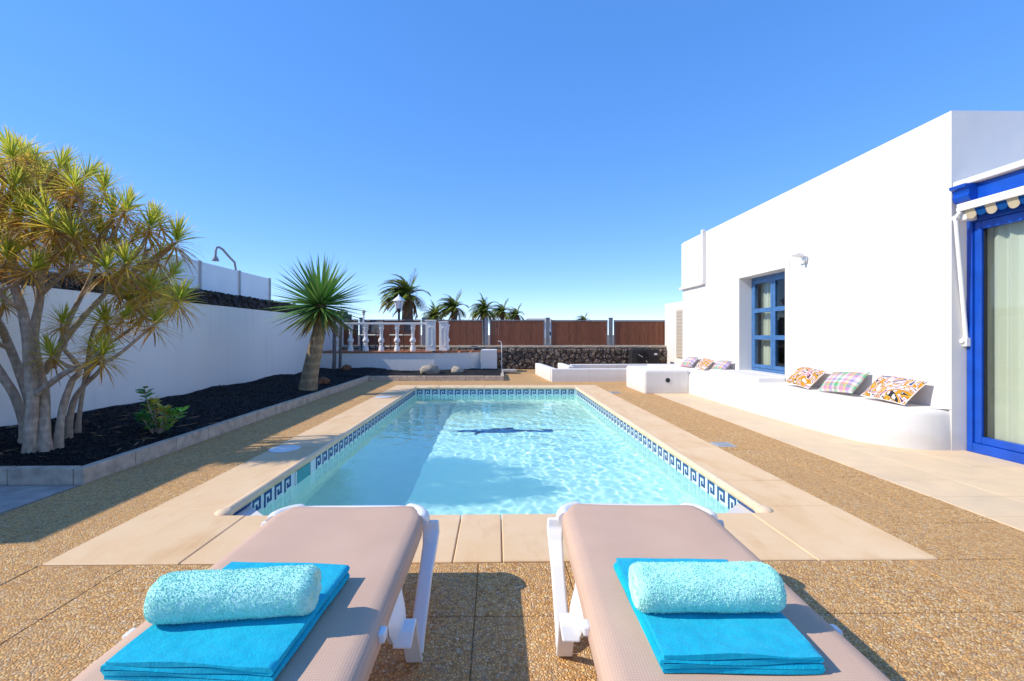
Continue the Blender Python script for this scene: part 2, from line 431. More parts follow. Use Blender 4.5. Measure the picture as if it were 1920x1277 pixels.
M['mosaicband'] = m_mosaic('band_mosaic', (0.66, 0.80, 0.82), (0.76, 0.86, 0.87), (0.62, 0.68, 0.68), 0.0215, 'wall')
M['keyblue'] = simple('dark_blue_glass_tile', (0.012, 0.075, 0.26), 0.2, 0.5, 0.3, 90)
def m_water():
    t = NT('pool_water')
    g = t.node('ShaderNodeBsdfGlass'); g.inputs['IOR'].default_value = 1.333; g.inputs['Roughness'].default_value = 0.0
    g.inputs['Color'].default_value = (0.86, 0.99, 0.98, 1)
    t.l.new(g.outputs[0], t.out.inputs[0]); t.n.remove(t.b)
    return t.m
M['water'] = m_water()
def m_curtain(name, col):
    t = NT(name, 0.9, 0.1); p = t.pos()
    c = t.mix(t.math('MULTIPLY', t.noise(p, 4, 3), 0.2), col, tuple(x*0.8 for x in col)); t.base(c)
    tl = t.node('ShaderNodeBsdfTranslucent'); t.l.new(c, tl.inputs[0])
    mx = t.node('ShaderNodeMixShader'); mx.inputs[0].default_value = 0.3
    t.l.new(t.b.outputs[0], mx.inputs[1]); t.l.new(tl.outputs[0], mx.inputs[2]); t.l.new(mx.outputs[0], t.out.inputs[0])
    return t.m
M['curtain'] = m_curtain('cream_curtain', (0.82, 0.83, 0.72))
M['awncream'] = m_curtain('awning_cream', (0.70, 0.60, 0.42)); M['awnblue'] = m_curtain('awning_blue', (0.01, 0.10, 0.36))
M['frost'] = simple('milky_screen_panel', (0.78, 0.79, 0.79), 0.25, 0.5, 0.03, 2)
M['room'] = simple('dim_room', (0.30, 0.30, 0.31), 0.9, 0.1)
M['blind'] = simple('beige_blind', (0.50, 0.44, 0.35), 0.7, 0.3, 0.1, 30)

# ================================================================== THE SETTING
PX0, PX1, PY0, PY1 = -1.575, 1.575, 2.66, 9.0      # pool opening
CO = 2.07                                           # coping outer |x|
CN, CF = 2.10, 9.48                                 # coping near / far outer y
WZ = -0.135                                         # water level
KX, KY = -2.90, 3.24                                # kerb corner of the planting bed
SX = 2.82                                           # where the pebble strip ends on the house side
BWX = -4.70                                         # boundary wall face
HX = 4.13                                           # house wall face
HY = 4.07                                           # house near corner

def ring(mb, x0, x1, y0, y1, hx0, hx1, hy0, hy1, z):
    mb.add([(x0,y0,z),(x1,y0,z),(x1,y1,z),(x0,y1,z),(hx0,hy0,z),(hx1,hy0,z),(hx1,hy1,z),(hx0,hy1,z)],
           [(0,1,5,4),(1,2,6,5),(2,3,7,6),(3,0,4,7)])
mb = MB(); ring(mb, -3500, 3500, -3500, 3500, -1.75, 1.75, 2.45, 9.2, -0.06)
g = part('ground', mb, M['earth']); tag(g, 'dry brown earth reaching to the horizon beyond the fence', 'ground', kind='structure')

# pebble patio: one bed with the far part as a sheet, the near slabs as pieces
mb = MB(); ring(mb, KX-0.02, SX, -1.5, 9.5, -1.75, 1.75, 2.45, 9.2, -0.009)
mb.box(-4.6, 6.0, 9.50, 14.6, -0.05, -0.001)
patio = part('patio', mb, M['agg']); tag(patio, 'pebble aggregate paving around the pool', 'patio', kind='structure')
SL = 0.40; gap = 0.0035
def slab_mesh(name, w, d, h, mat):
    b = MB(); b.box(-w/2+gap/2, w/2-gap/2, -d/2+gap/2, d/2-gap/2, -h, 0); me = b.mesh(name); me.materials.append(mat); return me
sl = slab_mesh('pebble_slab', SL, SL, 0.03, M['agg'])
def put(name, me, parent, x, y, z, bev=0.0025, rz=0.0, jit=0.0012):
    o = link(name, me, None, parent, (x, y, z + random.uniform(-jit, jit)), bev=bev, seg=1)
    o.rotation_euler = (random.uniform(-.002,.002), random.uniform(-.002,.002), rz + random.uniform(-.002,.002)); return o
xs0 = -0.08
k0 = math.floor((KX - xs0)/SL)
for r in range(5):
    yc = CN - SL*(r+0.5)
    for k in range(-7, 8):
        x0 = xs0 + k*SL; x1 = x0 + SL
        if k == -7: x0 = KX
        if x1 > SX: x1 = SX
        if x1 - x0 < 0.05: continue
        if abs((x1-x0)-SL) < 1e-6: put('pebble_slab', sl, patio, (x0+x1)/2, yc, 0.0)
        else: put('pebble_slab', slab_mesh('pebble_slab', x1-x0, SL, 0.03, M['agg']), patio, (x0+x1)/2, yc, 0.0)
sA = slab_mesh('pebble_slab', 0.415, 0.41, 0.03, M['agg']); sB = slab_mesh('pebble_slab', 0.375, 0.41, 0.03, M['agg'])
for r in range(18):
    yc = CN + 0.41*(r+0.5)
    for k in range(2):
        put('pebble_slab', sA, patio, -CO - 0.415*(k+0.5), yc, 0.0)
        put('pebble_slab', sB, patio, CO + 0.375*(k+0.5), yc, 0.0)

# smooth concrete by the planting bed
mb = MB(); mb.box(-8.0, KX-0.021, -1.5, KY-0.02, -0.05, -0.022)
path = part('path', mb, M['grout']); tag(path, 'smooth grey concrete strip in front of the planting bed', 'path', kind='structure')
cs = slab_mesh('concrete_slab', 0.6, 0.6, 0.03, M['concrete'])
for i in range(5):
    for j in range(6): put('concrete_slab', cs, path, KX - 0.03 - 0.6*(i+0.5), KY - 0.025 - 0.6*(j+0.5), -0.002)

# sandy tiles on the house side
mb = MB(); mb.box(SX+0.002, 7.5, -1.5, 10.2, -0.05, -0.012)
hfloor = part('house_terrace_floor', mb, M['grout']); tag(hfloor, 'sand coloured tile paving along the white house', 'paving', kind='structure')
tm = slab_mesh('floor_tile', 0.48, 0.33, 0.014, M['tile'])
for j in range(33):
    for i in range(4):
        y = -1.0 + 0.33*(j+0.5) - 0.046
        x = SX + 0.004 + 0.48*(i+0.5)
        if i == 3 and y > 3.9: continue
        if x > 3.75 and y > 4.6: continue
        if x > 2.6 and y > 8.3 and x < 3.6 and False: continue
        put('floor_tile', tm, hfloor, x, y, 0.002, 0.002, jit=0.0006)

# ------------------------------------------------------------------ pool
FZ = -0.80
mb = MB()
x0, x1, y0, y1 = PX0-0.02, PX1+0.02, PY0, PY1+0.02
mb.add([(x0,y0,FZ),(x1,y0,FZ),(x1,y1,FZ),(x0,y1,FZ),(x0,y0,-0.03),(x1,y0,-0.03),(x1,y1,-0.03),(x0,y1,-0.03)],
       [(0,1,2,3),(0,4,5,1),(1,5,6,2),(2,6,7,3),(3,7,4,0)])
pool = part('pool', mb, M['mosaic']); tag(pool, 'rectangular swimming pool lined with pale blue mosaic', 'pool', kind='structure')
pool.cycles.is_caustics_receiver = True
# pale mosaic band under the coping
mb = MB(); bz0, bz1 = -0.150, -0.028
mb.box(x0, x0+0.004, y0+0.001, y1-0.001, bz0, bz1); mb.box(x1-0.004, x1, y0+0.001, y1-0.001, bz0, bz1); mb.box(x0+0.005, x1-0.005, y1-0.004, y1, bz0, bz1)
o = part('tile_band', mb, M['mosaicband'], pool)
# greek key motifs built of small glass tiles
cell = 0.0212
KEY = ["####.", "#..#.", "#..##", "#....", "#####"]
KEY = ["#####", "#...#", "#.#.#", "#.###", "#...."]
kb = MB()
for r,row in enumerate(KEY):
    for c,ch in enumerate(row):
        if ch == '#':
            u = c*cell; v = (4-r)*cell
            kb.box(u+0.0008, u+cell-0.0008, -0.0035, 0, v+0.0008, v+cell-0.0008)
km = kb.mesh('key_tile'); km.materials.append(M['keyblue'])
zk = -0.140
pitch = 0.150
nk = int((y1-y0-0.1)/pitch)
SKIM = (3.63, 3.90)                                  # skimmer mouth in the left wall
for i in range(nk):
    yy = y0 + 0.33 + i*pitch
    if yy + 0.12 > y1: break
    if not (SKIM[0]-0.12 < yy < SKIM[1]):
        o = link('key_tile', km, None, pool, (x0+0.0045, yy, zk)); o.rotation_euler = (0, 0, R(90))
    o = link('key_tile', km, None, pool, (x1-0.0045, yy+0.106, zk)); o.rotation_euler = (0, 0, R(-90))
for i in range(21):
    link('key_tile', km, None, pool, (x0+0.035+i*pitch, y1-0.0045, zk))
# single blue line on the first stretch by each corner step
for sx, xx in ((1, x0+0.0045), (-1, x1-0.0045)):
    for i in range(9):
        b = MB(); yy = y0+0.02+i*0.033
        b.box(min(xx, xx+sx*0.003), max(xx, xx+sx*0.003), yy, yy+0.03, -0.049, -0.031); part('line_tile', b, M['keyblue'], pool)
# skimmer
b = MB(); b.box(x0+0.0045, x0+0.012, SKIM[0], SKIM[1], -0.15, -0.036); sk = part('skimmer_mouth', b, simple('skimmer_turquoise', (0.05, 0.35, 0.36), 0.4), pool)
b = MB()
for q in ((SKIM[0]-0.012, SKIM[0], -0.16, -0.03), (SKIM[1], SKIM[1]+0.012, -0.16, -0.03)): b.box(x0+0.0045, x0+0.016, *q)
part('skimmer_frame', b, M['wplastic'], pool)
# corner steps just over the water
for sx in (-1, 1):
    b = MB(); xc = x0+0.005 if sx < 0 else x1-0.005
    pts = [(xc, PY0+0.002), (xc - sx*0.30, PY0+0.002), (xc, PY0+0.30)]
    if sx > 0: pts = [pts[0], pts[2], pts[1]]
    b.prism(pts if sx < 0 else pts, -0.5, -0.050)
    part('corner_step', b, M['white'], pool)
# coping slabs
CZ = 0.006
def coping(x0, x1, y0, y1):
    b = MB(); g2 = 0.0025
    b.box(x0+g2-(x0+x1)/2, x1-g2-(x0+x1)/2, y0+g2-(y0+y1)/2, y1-g2-(y0+y1)/2, -0.04, 0)
    me = b.mesh('coping_slab'); me.materials.append(M['coping'])
    put('coping_slab', me, pool, (x0+x1)/2, (y0+y1)/2, CZ, 0.005)
LI = 1.625
yj = [CN, 2.756] + [2.756+0.49*i for i in range(1, 13)] + [PY1+0.05, CF]
yj = [v for i,v in enumerate(yj) if i == 0 or v - yj[i-1] > 0.05]
for a, c in zip(yj[:-1], yj[1:]):
    inner_l = -1.45 if a < 2.7 else -LI; inner_r = 1.50 if a < 2.7 else LI
    if a >= PY1: inner_l, inner_r = -LI, LI
    if a < 2.7:
        for sgn, inn in ((-1, inner_l), (1, inner_r)):
            b = MB(); q = [(-CO*-sgn, a), (abs(inn)*sgn, a), (abs(inn)*sgn, PY0-0.004), (LI*sgn, PY0-0.004), (LI*sgn, c-0.003), (CO*sgn, c-0.003)]
            q[0] = (CO*sgn, a)
            if sgn > 0: q = q[::-1]
            b.prism([(u-sgn*1.8, v-2.4) for u,v in q], -0.04, 0); me = b.mesh('coping_slab'); me.materials.append(M['coping']); put('coping_slab', me, pool, sgn*1.8, 2.4, CZ, 0.005)
        continue
    coping(-CO, inner_l, a, c); coping(inner_r, CO, a, c)
xj = [-1.45, -1.18, -0.69, -0.20, 0.03, 0.52, 1.01, 1.50]
for a, c in zip(xj[:-1], xj[1:]): coping(a, c, CN, PY0-0.004)
xj = [-LI + 2*LI*i/7 for i in range(8)]
for a, c in zip(xj[:-1], xj[1:]): coping(a, c, PY1+0.05, CF)
# bullnose roll along three sides, in the same lengths
prof = [(0.052, -0.035), (0.052, 0.004), (0.045, 0.017), (0.030, 0.024), (0.012, 0.022), (-0.002, 0.010), (-0.006, -0.006), (0.0, -0.022), (0.014, -0.033)]
def bull(pa, pb, nrm):
    pa = Vector((*pa, 0)); pb = Vector((*pb, 0)); n = Vector((*nrm, 0)); d = (pb-pa).normalized(); c = (pa+pb)/2
    b = MB(); m = len(prof); vs = []
    for e in (pa + d*0.0015, pb - d*0.0015):
        vs += [e - c + n*u + Vector((0,0,w)) for u,w in prof]
    fs = [(i, (i+1)%m, m+(i+1)%m, m+i) for i in range(m)] + [tuple(range(m-1,-1,-1)), tuple(range(m, 2*m))]
    b.add(vs, fs)
    me = b.mesh('bullnose'); me.materials.append(M['bull'])
    for poly in me.polygons: poly.use_smooth = len(poly.vertices) == 4
    me.set_sharp_from_angle(angle=R(50))
    o = link('bullnose', me, None, pool, tuple(c))
    return o
yb = [2.70] + [2.756+0.49*i for i in range(1, 13)] + [PY1]
for a, c in zip(yb[:-1], yb[1:]):
    bull((PX0, a), (PX0, c), (-1, 0)); bull((PX1, c), (PX1, a), (1, 0))
xb = [PX0-0.045 + (2*-PX0+0.09)*i/7 for i in range(8)]
for a, c in zip(xb[:-1], xb[1:]): bull((a, PY1+0.001), (c, PY1+0.001), (0, 1))
for sx in (-1, 1):
    b = MB(); pr = [(0.002, 0.036)]
    pr = [(0.052*math.cos(a), 0.030*math.sin(a)) for a in [R(-88+176*i/10) for i in range(11)]]
    b.lathe(pr, (0,0,0), 18); me = b.mesh('bullnose_end'); me.materials.append(M['bull'])
    link('bullnose_end', me, None, pool, (sx*1.602, 2.70, -0.003))

# water
nx, ny = 230, 450
X = np.linspace(PX0-0.012, PX1+0.012, nx); Y = np.linspace(PY0+0.002, PY1+0.012, ny)
XX, YY = np.meshgrid(X, Y)
ZZ = np.zeros_like(XX)
for i in range(70):
    lam = 0.07 * (0.45/0.07) ** rng.rand(); k = 2*PI/lam
    th = rng.normal(0.3, 1.0); amp = 0.00095*lam**1.0*rng.uniform(0.5, 1.2)
    ZZ += amp*np.sin(k*(np.cos(th)*XX+np.sin(th)*YY) + rng.uniform(0, 6.28))
env = 0.75 + 0.45*np.sin(1.3*XX+0.7*YY+0.5)*np.sin(0.9*YY-0.6*XX)
ZZ = ZZ*env + WZ
me = bpy.data.meshes.new('pool_water')
idx = np.arange(nx*ny).reshape(ny, nx)
quads = np.stack([idx[:-1,:-1], idx[:-1,1:], idx[1:,1:], idx[1:,:-1]], -1).reshape(-1, 4)
me.from_pydata(np.stack([XX, YY, ZZ], -1).reshape(-1, 3).tolist(), [], quads.tolist())
me.polygons.foreach_set('use_smooth', [True]*len(quads))
water = link('pool_water', me, M['water']); tag(water, 'rippled clear turquoise water filling the swimming pool', 'water', kind='structure')
water.cycles.is_caustics_caster = True

# dark blue mosaic figure on the pool floor
dp = [(-.74,.02),(-.62,.07),(-.45,.12),(-.2,.15),(.0,.15),(.12,.23),(.17,.14),(.4,.10),(.55,.05),(.70,.10),(.74,.02),(.66,.0),(.70,-.09),(.55,.0),(.35,-.02),(.15,-.06),(-.1,-.08),(-.25,-.08),(-.38,-.2),(-.36,-.07),(-.5,-.03)]
b = MB(); n = len(dp); dp2 = dp[::-1]
b.prism([(0.08+p[0], 6.30+p[1]) for p in dp2], FZ+0.0005, FZ+0.006)
dol = part('mosaic_figure', b, M['keyblue']); tag(dol, 'dark blue mosaic figure on the pool floor seen through the water', 'mosaic'); dol.cycles.is_caustics_receiver = True

def disc(b, c, r, h, seg=24): b.lathe([(r*0.98, 0), (r, h*0.3), (r, h*0.75), (r*0.94, h)], c, seg)
for nm, px, lab in (('near', (527, 842), 'round white skimmer lid on the coping beside the blue gap in the tile band'), ('far', (718, 744.5), 'round white lid at the far end of the left coping')):
    p = G(*px, CZ); b = MB(); disc(b, (0,0,0), 0.135, 0.006)
    o = link('skimmer_lid', b.mesh('skimmer_lid'), M['wplastic'], None, (max(p.x, -1.93), p.y, CZ+0.0005))
    b = MB(); b.box(-0.03, 0.03, -0.008, 0.008, 0.004, 0.009); part('finger_grip', b, M['walu'], o, local=True)
    tag(o, lab, 'lid', 'round lids set in the coping')
for px, lab in (((1350, 834), 'grey square cover plate in the pebble strip opposite the cushions'), ((1141, 736), 'grey square cover plate beside the far right pool corner')):
    p = G(*px, 0); b = MB(); b.box(-0.09, 0.09, -0.09, 0.09, 0.0005, 0.006)
    o = link('cover_plate', b.mesh('cover_plate'), simple('grey_plastic', (0.42, 0.44, 0.46), 0.5), None, (max(p.x, CO+0.1), p.y, 0.0), bev=0.003)
    b = MB()
    for i in range(4): b.box(-0.07, 0.07, -0.063+i*0.04, -0.057+i*0.04, 0.005, 0.008)
    part('rib', b, M['greymetal'], o, local=True)
    tag(o, lab, 'cover', 'cover plates in the pebble strip')

# ------------------------------------------------------------------ planting bed
TY = 12.0                                           # terrace front wall
KF = 10.40                                          # far kerb
kerb = thing('planter_kerb', 'low concrete block kerb edging the black gravel bed', 'kerb', (KX, KY, 0))
def kblock(xa, xb, ya, yb_):
    b = MB(); cx, cy = (xa+xb)/2, (ya+yb_)/2
    b.box(xa-cx+.002, xb-cx-.002, ya-cy+.002, yb_-cy-.002, -0.05, 0.112)
    me = b.mesh('kerb_block'); me.materials.append(M['kerb'])
    o = link('kerb_block', me, None, kerb, (cx-KX, cy-KY, random.uniform(-.003, .003)), bev=0.006); o.rotation_euler = (random.uniform(-.006,.006), random.uniform(-.006,.006), random.uniform(-.006,.006))
y = KY
while y < KF - 0.1:
    e = min(y+0.465, KF+0.075); kblock(KX-0.075, KX, y, e); y = e
x = KX
while x < 0.1:
    e = min(x+0.44, 0.19); kblock(x+0.003, e, KF, KF+0.075); x = e
y = KF+0.075
while y < TY-0.1:
    e = min(y+0.46, TY-0.01); kblock(0.115, 0.19, y, e); y = e
x = KX-0.075
while x > -7.0: kblock(x-0.46, x-0.003, KY, KY+0.075); x -= 0.46
# gravel: heightfield plus loose grains
def soil(x, y):
    t = min(1, max(0, (KX-0.07-x)/1.6)); z = 0.075 + 0.10*t
    if y > KF: z = 0.075 + 0.05*min(1, (y-KF)/1.2) + (0.06 if x < -2.9 else 0.0)*min(1, max(0,(-2.4-x)))
    n = mnoise.noise(Vector((x*1.1, y*1.1, 3)))*0.045 + mnoise.noise(Vector((x*3.1, y*3.1, 7)))*0.018 + mnoise.noise(Vector((x*11, y*11, 1)))*0.006
    e = min(1, max(0, (KX-0.07-x)/0.35)) if y < KF else min(1, max(0, (y-KF-0.07)/0.3))
    return z + n*max(0.25, e)
b = MB()
def patch(xa, xb, ya, yb_, st):
    nxp = int((xb-xa)/st)+1; nyp = int((yb_-ya)/st)+1
    P = [[(xa+(xb-xa)*i/(nxp-1), ya+(yb_-ya)*j/(nyp-1), soil(xa+(xb-xa)*i/(nxp-1), ya+(yb_-ya)*j/(nyp-1))) for j in range(nyp)] for i in range(nxp)]
    b.grid(P)
patch(-4.69, KX-0.06, KY+0.06, TY, 0.04); patch(KX-0.06, 0.13, KF+0.06, TY+0.6, 0.05)
def grain(b, x, y, s):
    z = soil(x, y); c = Vector((x, y, z+s*0.3))
    vs = [c + Vector((random.uniform(.5,1)*s*q[0], random.uniform(.5,1)*s*q[1], random.uniform(.5,1)*s*q[2])) for q in ((1,0,0),(-1,0,0),(0,1,0),(0,-1,0),(0,0,1),(0,0,-1))]
    b.add(vs, [(0,2,4),(2,1,4),(1,3,4),(3,0,4),(2,0,5),(1,2,5),(3,1,5),(0,3,5)])
for i in range(9000):
    y = KY+0.09 + (random.random()**1.8)*(TY-KY-0.2); x = random.uniform(-4.6, KX-0.08)
    grain(b, x, y, random.uniform(0.006, 0.016))
gr = part('gravel_bed', b, M['gravel']); tag(gr, 'black volcanic gravel filling the planting bed', 'gravel', kind='stuff')

b = MB()
for i in range(70):
    x = random.uniform(-4.5, -3.0); y = random.uniform(KY+0.15, 5.6); a = random.uniform(0, 6.28); L = random.uniform(0.08, 0.2); z = soil(x, y)+0.012
    u = Vector((math.cos(a), math.sin(a), random.uniform(-.05,.1)))*L/2; w = Vector((-math.sin(a), math.cos(a), 0.3))*0.004; c0 = Vector((x, y, z))
    b.add([c0-u, c0-w, c0+u, c0+w+Vector((0,0,0.006))], [(0,1,2),(0,2,3)])
tag(part('leaf_litter', b, simple('dry_leaf', (0.30, 0.20, 0.11), 0.8, 0.2, 0.3, 40)), 'dry fallen leaves scattered on the black gravel under the dracaena', 'leaves', kind='stuff')

# ------------------------------------------------------------------ boundary wall on the left
def voronoi_cells(w, h, cw, ch, jit=0.42):
    nx = max(1, round(w/cw)); ny = max(1, round(h/ch)); pts = []
    for j in range(ny):
        for i in range(nx):
            pts.append(((i+0.5+random.uniform(-jit,jit)+(0.25 if j%2 else -0.25))*w/nx, (j+0.5+random.uniform(-jit,jit)*0.8)*h/ny))
    out = []
    for a,p in enumerate(pts):
        poly = [(0,0),(w,0),(w,h),(0,h)]
        for c,q in enumerate(pts):
            if c == a or abs(q[0]-p[0]) > cw*3 or abs(q[1]-p[1]) > ch*3: continue
            mx, my = (p[0]+q[0])/2, (p[1]+q[1])/2; dx, dy = q[0]-p[0], q[1]-p[1]
            new = []
            for i in range(len(poly)):
                A, B = poly[i], poly[(i+1)%len(poly)]
                da = (A[0]-mx)*dx+(A[1]-my)*dy; db = (B[0]-mx)*dx+(B[1]-my)*dy
                if da <= 0: new.append(A)
                if (da < 0 < db) or (db < 0 < da):
                    t = da/(da-db); new.append((A[0]+(B[0]-A[0])*t, A[1]+(B[1]-A[1])*t))
            poly = new
            if not poly: break
        if len(poly) > 2: out.append(poly)
    return out
def stone_mesh(poly, proud, inset=0.012):
    """cell polygon (u,v) -> irregular rounded stone, front towards -w; returns verts (u,v,w) round its centre"""
    cx = sum(p[0] for p in poly)/len(poly); cy = sum(p[1] for p in poly)/len(poly)
    P = []
    for i in range(len(poly)):
        A = poly[i]; B = poly[(i+1)%len(poly)]
        L = math.hypot(B[0]-A[0], B[1]-A[1])
        if L < 0.015: continue
        P.append((A[0]*0.85+B[0]*0.15, A[1]*0.85+B[1]*0.15))
        if L > 0.06: P.append(((A[0]+B[0])/2+random.uniform(-.008,.008), (A[1]+B[1])/2+random.uniform(-.008,.008)))
        P.append((A[0]*0.15+B[0]*0.85, A[1]*0.15+B[1]*0.85))
    n = len(P)
    if n < 4: return None
    size = max(0.03, min(math.hypot(p[0]-cx, p[1]-cy) for p in P))
    def ringp(f, w, j): return [((p[0]-cx)*f + random.uniform(-j,j), (p[1]-cy)*f + random.uniform(-j,j), w + random.uniform(-j,j)*1.6) for p in P]
    f0 = max(0.5, 1-inset/size)
    vs = ringp(f0, 0.03, 0.0) + ringp(f0*0.98, -proud*0.5, 0.010) + ringp(f0*0.78, -proud*0.9, 0.020)
    vs.append((random.uniform(-.01,.01), random.uniform(-.01,.01), -proud*random.uniform(0.8,1.25)))
    fs = []
    for r in range(2):
        for i in range(n): fs.append((r*n+i, r*n+(i+1)%n, (r+1)*n+(i+1)%n, (r+1)*n+i))
    for i in range(n): fs.append((2*n+i, 2*n+(i+1)%n, 3*n))
    return cx, cy, vs, fs

bw = thing('boundary_wall', 'long shaded white boundary wall topped with black stones behind the gravel bed', 'wall', (BWX, 3, 0))
mb = MB(); mb.box(BWX-0.55, BWX, -3.0, 15.0, -0.05, 1.545); part('wall', mb, M['white_wall'], bw)
mb = MB(); mb.box(BWX-0.50, BWX-0.03, -3.0, 15.0, 1.545, 1.72); part('stone_bed', mb, M['mortar'], bw)
for poly in voronoi_cells(9.5, 0.235, 0.24, 0.15, 0.36):
    r = stone_mesh(poly, 0.05, 0.008)
    if not r: continue
    cx, cy, vs, fs = r
    b = MB(); b.add([(-v[2], v[0], v[1]) for v in vs], fs); me = b.mesh('stone'); me.materials.append(M['lavablack'])
    link('stone', me, None, bw, (-0.035, 5.0+cx-3, 1.548+cy))
SCX = BWX - 0.58
scr = thing('screen_fence', 'milky white panel screen with grey posts above the stone topped wall', 'screen', (SCX, 5, 1.5))
for i in range(7):
    ya, yb_ = 2.0+1.25*i - 0.05, 2.0+1.25*(i+1) - 0.11
    mb = MB(); mb.box(SCX-0.006, SCX+0.006, ya, yb_, 1.60, 2.36); part('panel', mb, M['frost'], scr, bev=0.002)
    mb = MB(); mb.box(SCX-0.03, SCX+0.03, yb_+0.006, yb_+0.054, 1.4, 2.375); part('post', mb, simple('post_grey', (0.36, 0.38, 0.40), 0.4) if i == 0 else bpy.data.materials['post_grey'], scr, bev=0.004)
# neighbour's outdoor shower
sx_ = BWX - 1.6
a = ONX(442, 505, sx_); pts = [ONX(442, 560, sx_), a, ONX(440, 492, sx_), ONX(430, 482, sx_), ONX(418, 468, sx_), ONX(411, 463.5, sx_), ONX(406, 464.5, sx_), ONX(404.5, 470, sx_), ONX(404, 483, sx_)]
pts[0].z = 0.0
sh = thing('outdoor_shower', 'tall curved grey shower pipe rising behind the white screen', 'shower', (pts[0].x, pts[0].y, 0))
b = MB(); b.tube(pts, 0.025, 8); part('pipe', b, M['greymetal'], sh)
b = MB(); e = pts[-1]; b.lathe([(0.03, 0.0), (0.035, 0.03), (0.075, -0.06), (0.075, -0.075)][::-1], tuple(e), 12); part('shower_head', b, M['greymetal'], sh)

# ------------------------------------------------------------------ stone wall and fence at the back
SWY = 13.9; SWT = 0.70
sw = thing('stone_wall', 'low wall of brown lava stones under the plank fence', 'wall', (0, SWY, 0))
mb = MB(); mb.box(-4.7, 5.6, SWY+0.03, SWY+0.45, -0.05, SWT-0.03); part('mortar', mb, M['mortar'], sw)
mb = MB()
P = []
for i in range(120):
    x = -4.7 + 10.3*i/119; n = mnoise.noise(Vector((x*5, 0, 0)))*0.02
    P.append([(x, SWY+0.0+n, SWT-0.05), (x, SWY-0.005+n, SWT-0.005+n*0.8), (x, SWY+0.06+n, SWT+0.018+n), (x, SWY+0.42, SWT+0.02), (x, SWY+0.46, SWT-0.05)])
mb.grid(P); part('capping', mb, M['lightmortar'], sw)
for poly in voronoi_cells(10.2, SWT-0.06, 0.21, 0.16, 0.49):
    r = stone_mesh(poly, 0.07, 0.005)
    if not r: continue
    cx, cy, vs, fs = r
    b = MB(); b.add([(v[0], v[2], v[1]) for v in vs], fs); me = b.mesh('stone'); me.materials.append(M['lava'])
    link('stone', me, None, sw, (-4.65+cx, 0.03, cy))
FY = SWY + 0.22; FZ0, FZ1 = SWT+0.035, 1.53
fen = thing('plank_fence', 'dark brown vertical plank fence with grey posts on the stone wall', 'fence', (0, FY, SWT))
posts = [ONY(x, 620, FY).x for x in (563, 678, 795, 912, 1027, 1145, 1262)]
pm = None
for i, x in enumerate(posts):
    b = MB(); b.box(-0.055, 0.055, -0.05, 0.05, 0, FZ1-SWT+0.03); b.box(-0.07, 0.07, -0.065, 0.065, FZ1-SWT+0.0305, FZ1-SWT+0.045)
    link('post', b.mesh('post'), M['greymetal'], fen, (x, 0.0, 0.012))
for i in range(len(posts)-1):
    xa, xb_ = posts[i]+0.10, posts[i+1]-0.10
    b = MB(); zt = FZ1 - 0.012*i*0.3
    b.box(xa, xb_, FY-0.03, FY+0.02, zt-0.03, zt); b.box(xa, xa+0.03, FY-0.03, FY+0.02, FZ0, zt-0.03); b.box(xb_-0.03, xb_, FY-0.03, FY+0.02, FZ0, zt-0.03)
    pf = part('panel_frame', b, M['greymetal'], fen)
    npl = 20; w = (xb_-xa-0.062)/npl
    b = MB(); b.box(-w/2+0.0003, w/2-0.0003, -0.009, 0.009, 0, zt-0.034-FZ0); pm = b.mesh('plank'); pm.materials.append(M['planks'])
    for k in range(npl):
        link('plank', pm, None, pf, (xa+0.031+w*(k+0.5), FY - 0.012 + random.uniform(-.003,.003) - FY, FZ0 - SWT))

# ------------------------------------------------------------------ raised terrace with balustrade
TZ = 0.62; TXR = -1.62
ter = thing('raised_terrace', 'raised white terrace with terracotta edge behind the gravel bed', 'terrace', (-3, TY, 0))
A = Vector((TXR, TY+0.05)); B = Vector((-0.42, TY+0.80))
mb = MB(); mb.prism([(-4.69, TY), (TXR, TY), (TXR, 13.86), (-4.69, 13.86)], -0.05, TZ-0.045); part('platform', mb, M['white'], ter)
mb = MB(); mb.prism([(A.x+0.001, A.y), (B.x, B.y), (B.x, 13.86), (A.x+0.001, 13.86)], -0.05, TZ-0.05); part('stair_wall', mb, M['white'], ter)
pe = B + Vector((0.0, -0.10)); mb = MB()
mb.prism([(B.x+0.001, B.y-0.25), (B.x+0.45, B.y+0.0), (B.x+0.45, 13.5), (B.x+0.001, 13.5)], -0.05, TZ+0.01); part('end_pier', mb, M['white'], ter, bev=0.015)
mb = MB(); mb.prism([(B.x+0.452, B.y+0.0), (B.x+0.56, B.y+0.1), (B.x+0.56, 13.4), (B.x+0.452, 13.4)], TZ-0.07, TZ-0.01); part('edge_tile', mb, M['terracotta'], ter)
b = MB(); b.box(-0.149, 0.149, -0.14, 0.14, -0.044, 0.0); et = b.mesh('edge_tile'); et.materials.append(M['terracotta'])
for k in range(10):
    o = link('edge_tile', et, None, ter, (-4.53+0.3*k+3, 0.11, TZ), bev=0.012)
d = (B-A); L = d.length; ang = math.atan2(d.y, d.x); nrm = Vector((d.y, -d.x)).normalized()
for k in range(4):
    c = A + d*((k+0.5)/4) - nrm*0.10
    o = link('edge_tile', et, None, ter, (c.x+3, c.y-TY, TZ-0.004), bev=0.012); o.rotation_euler.z = ang
mb = MB(); mb.box(-4.69, TXR, TY+0.26, 13.86, TZ-0.044, TZ-0.008); part('terrace_floor', mb, M['terracotta'], ter)
mb = MB(); mb.box(-0.006, 0.006, -0.006, 0.006, 0, 0.82); 
rl = thing('hand_pole', 'thin white metal pole at the end of the raised terrace', 'pole', (0.16, 12.85, 0))
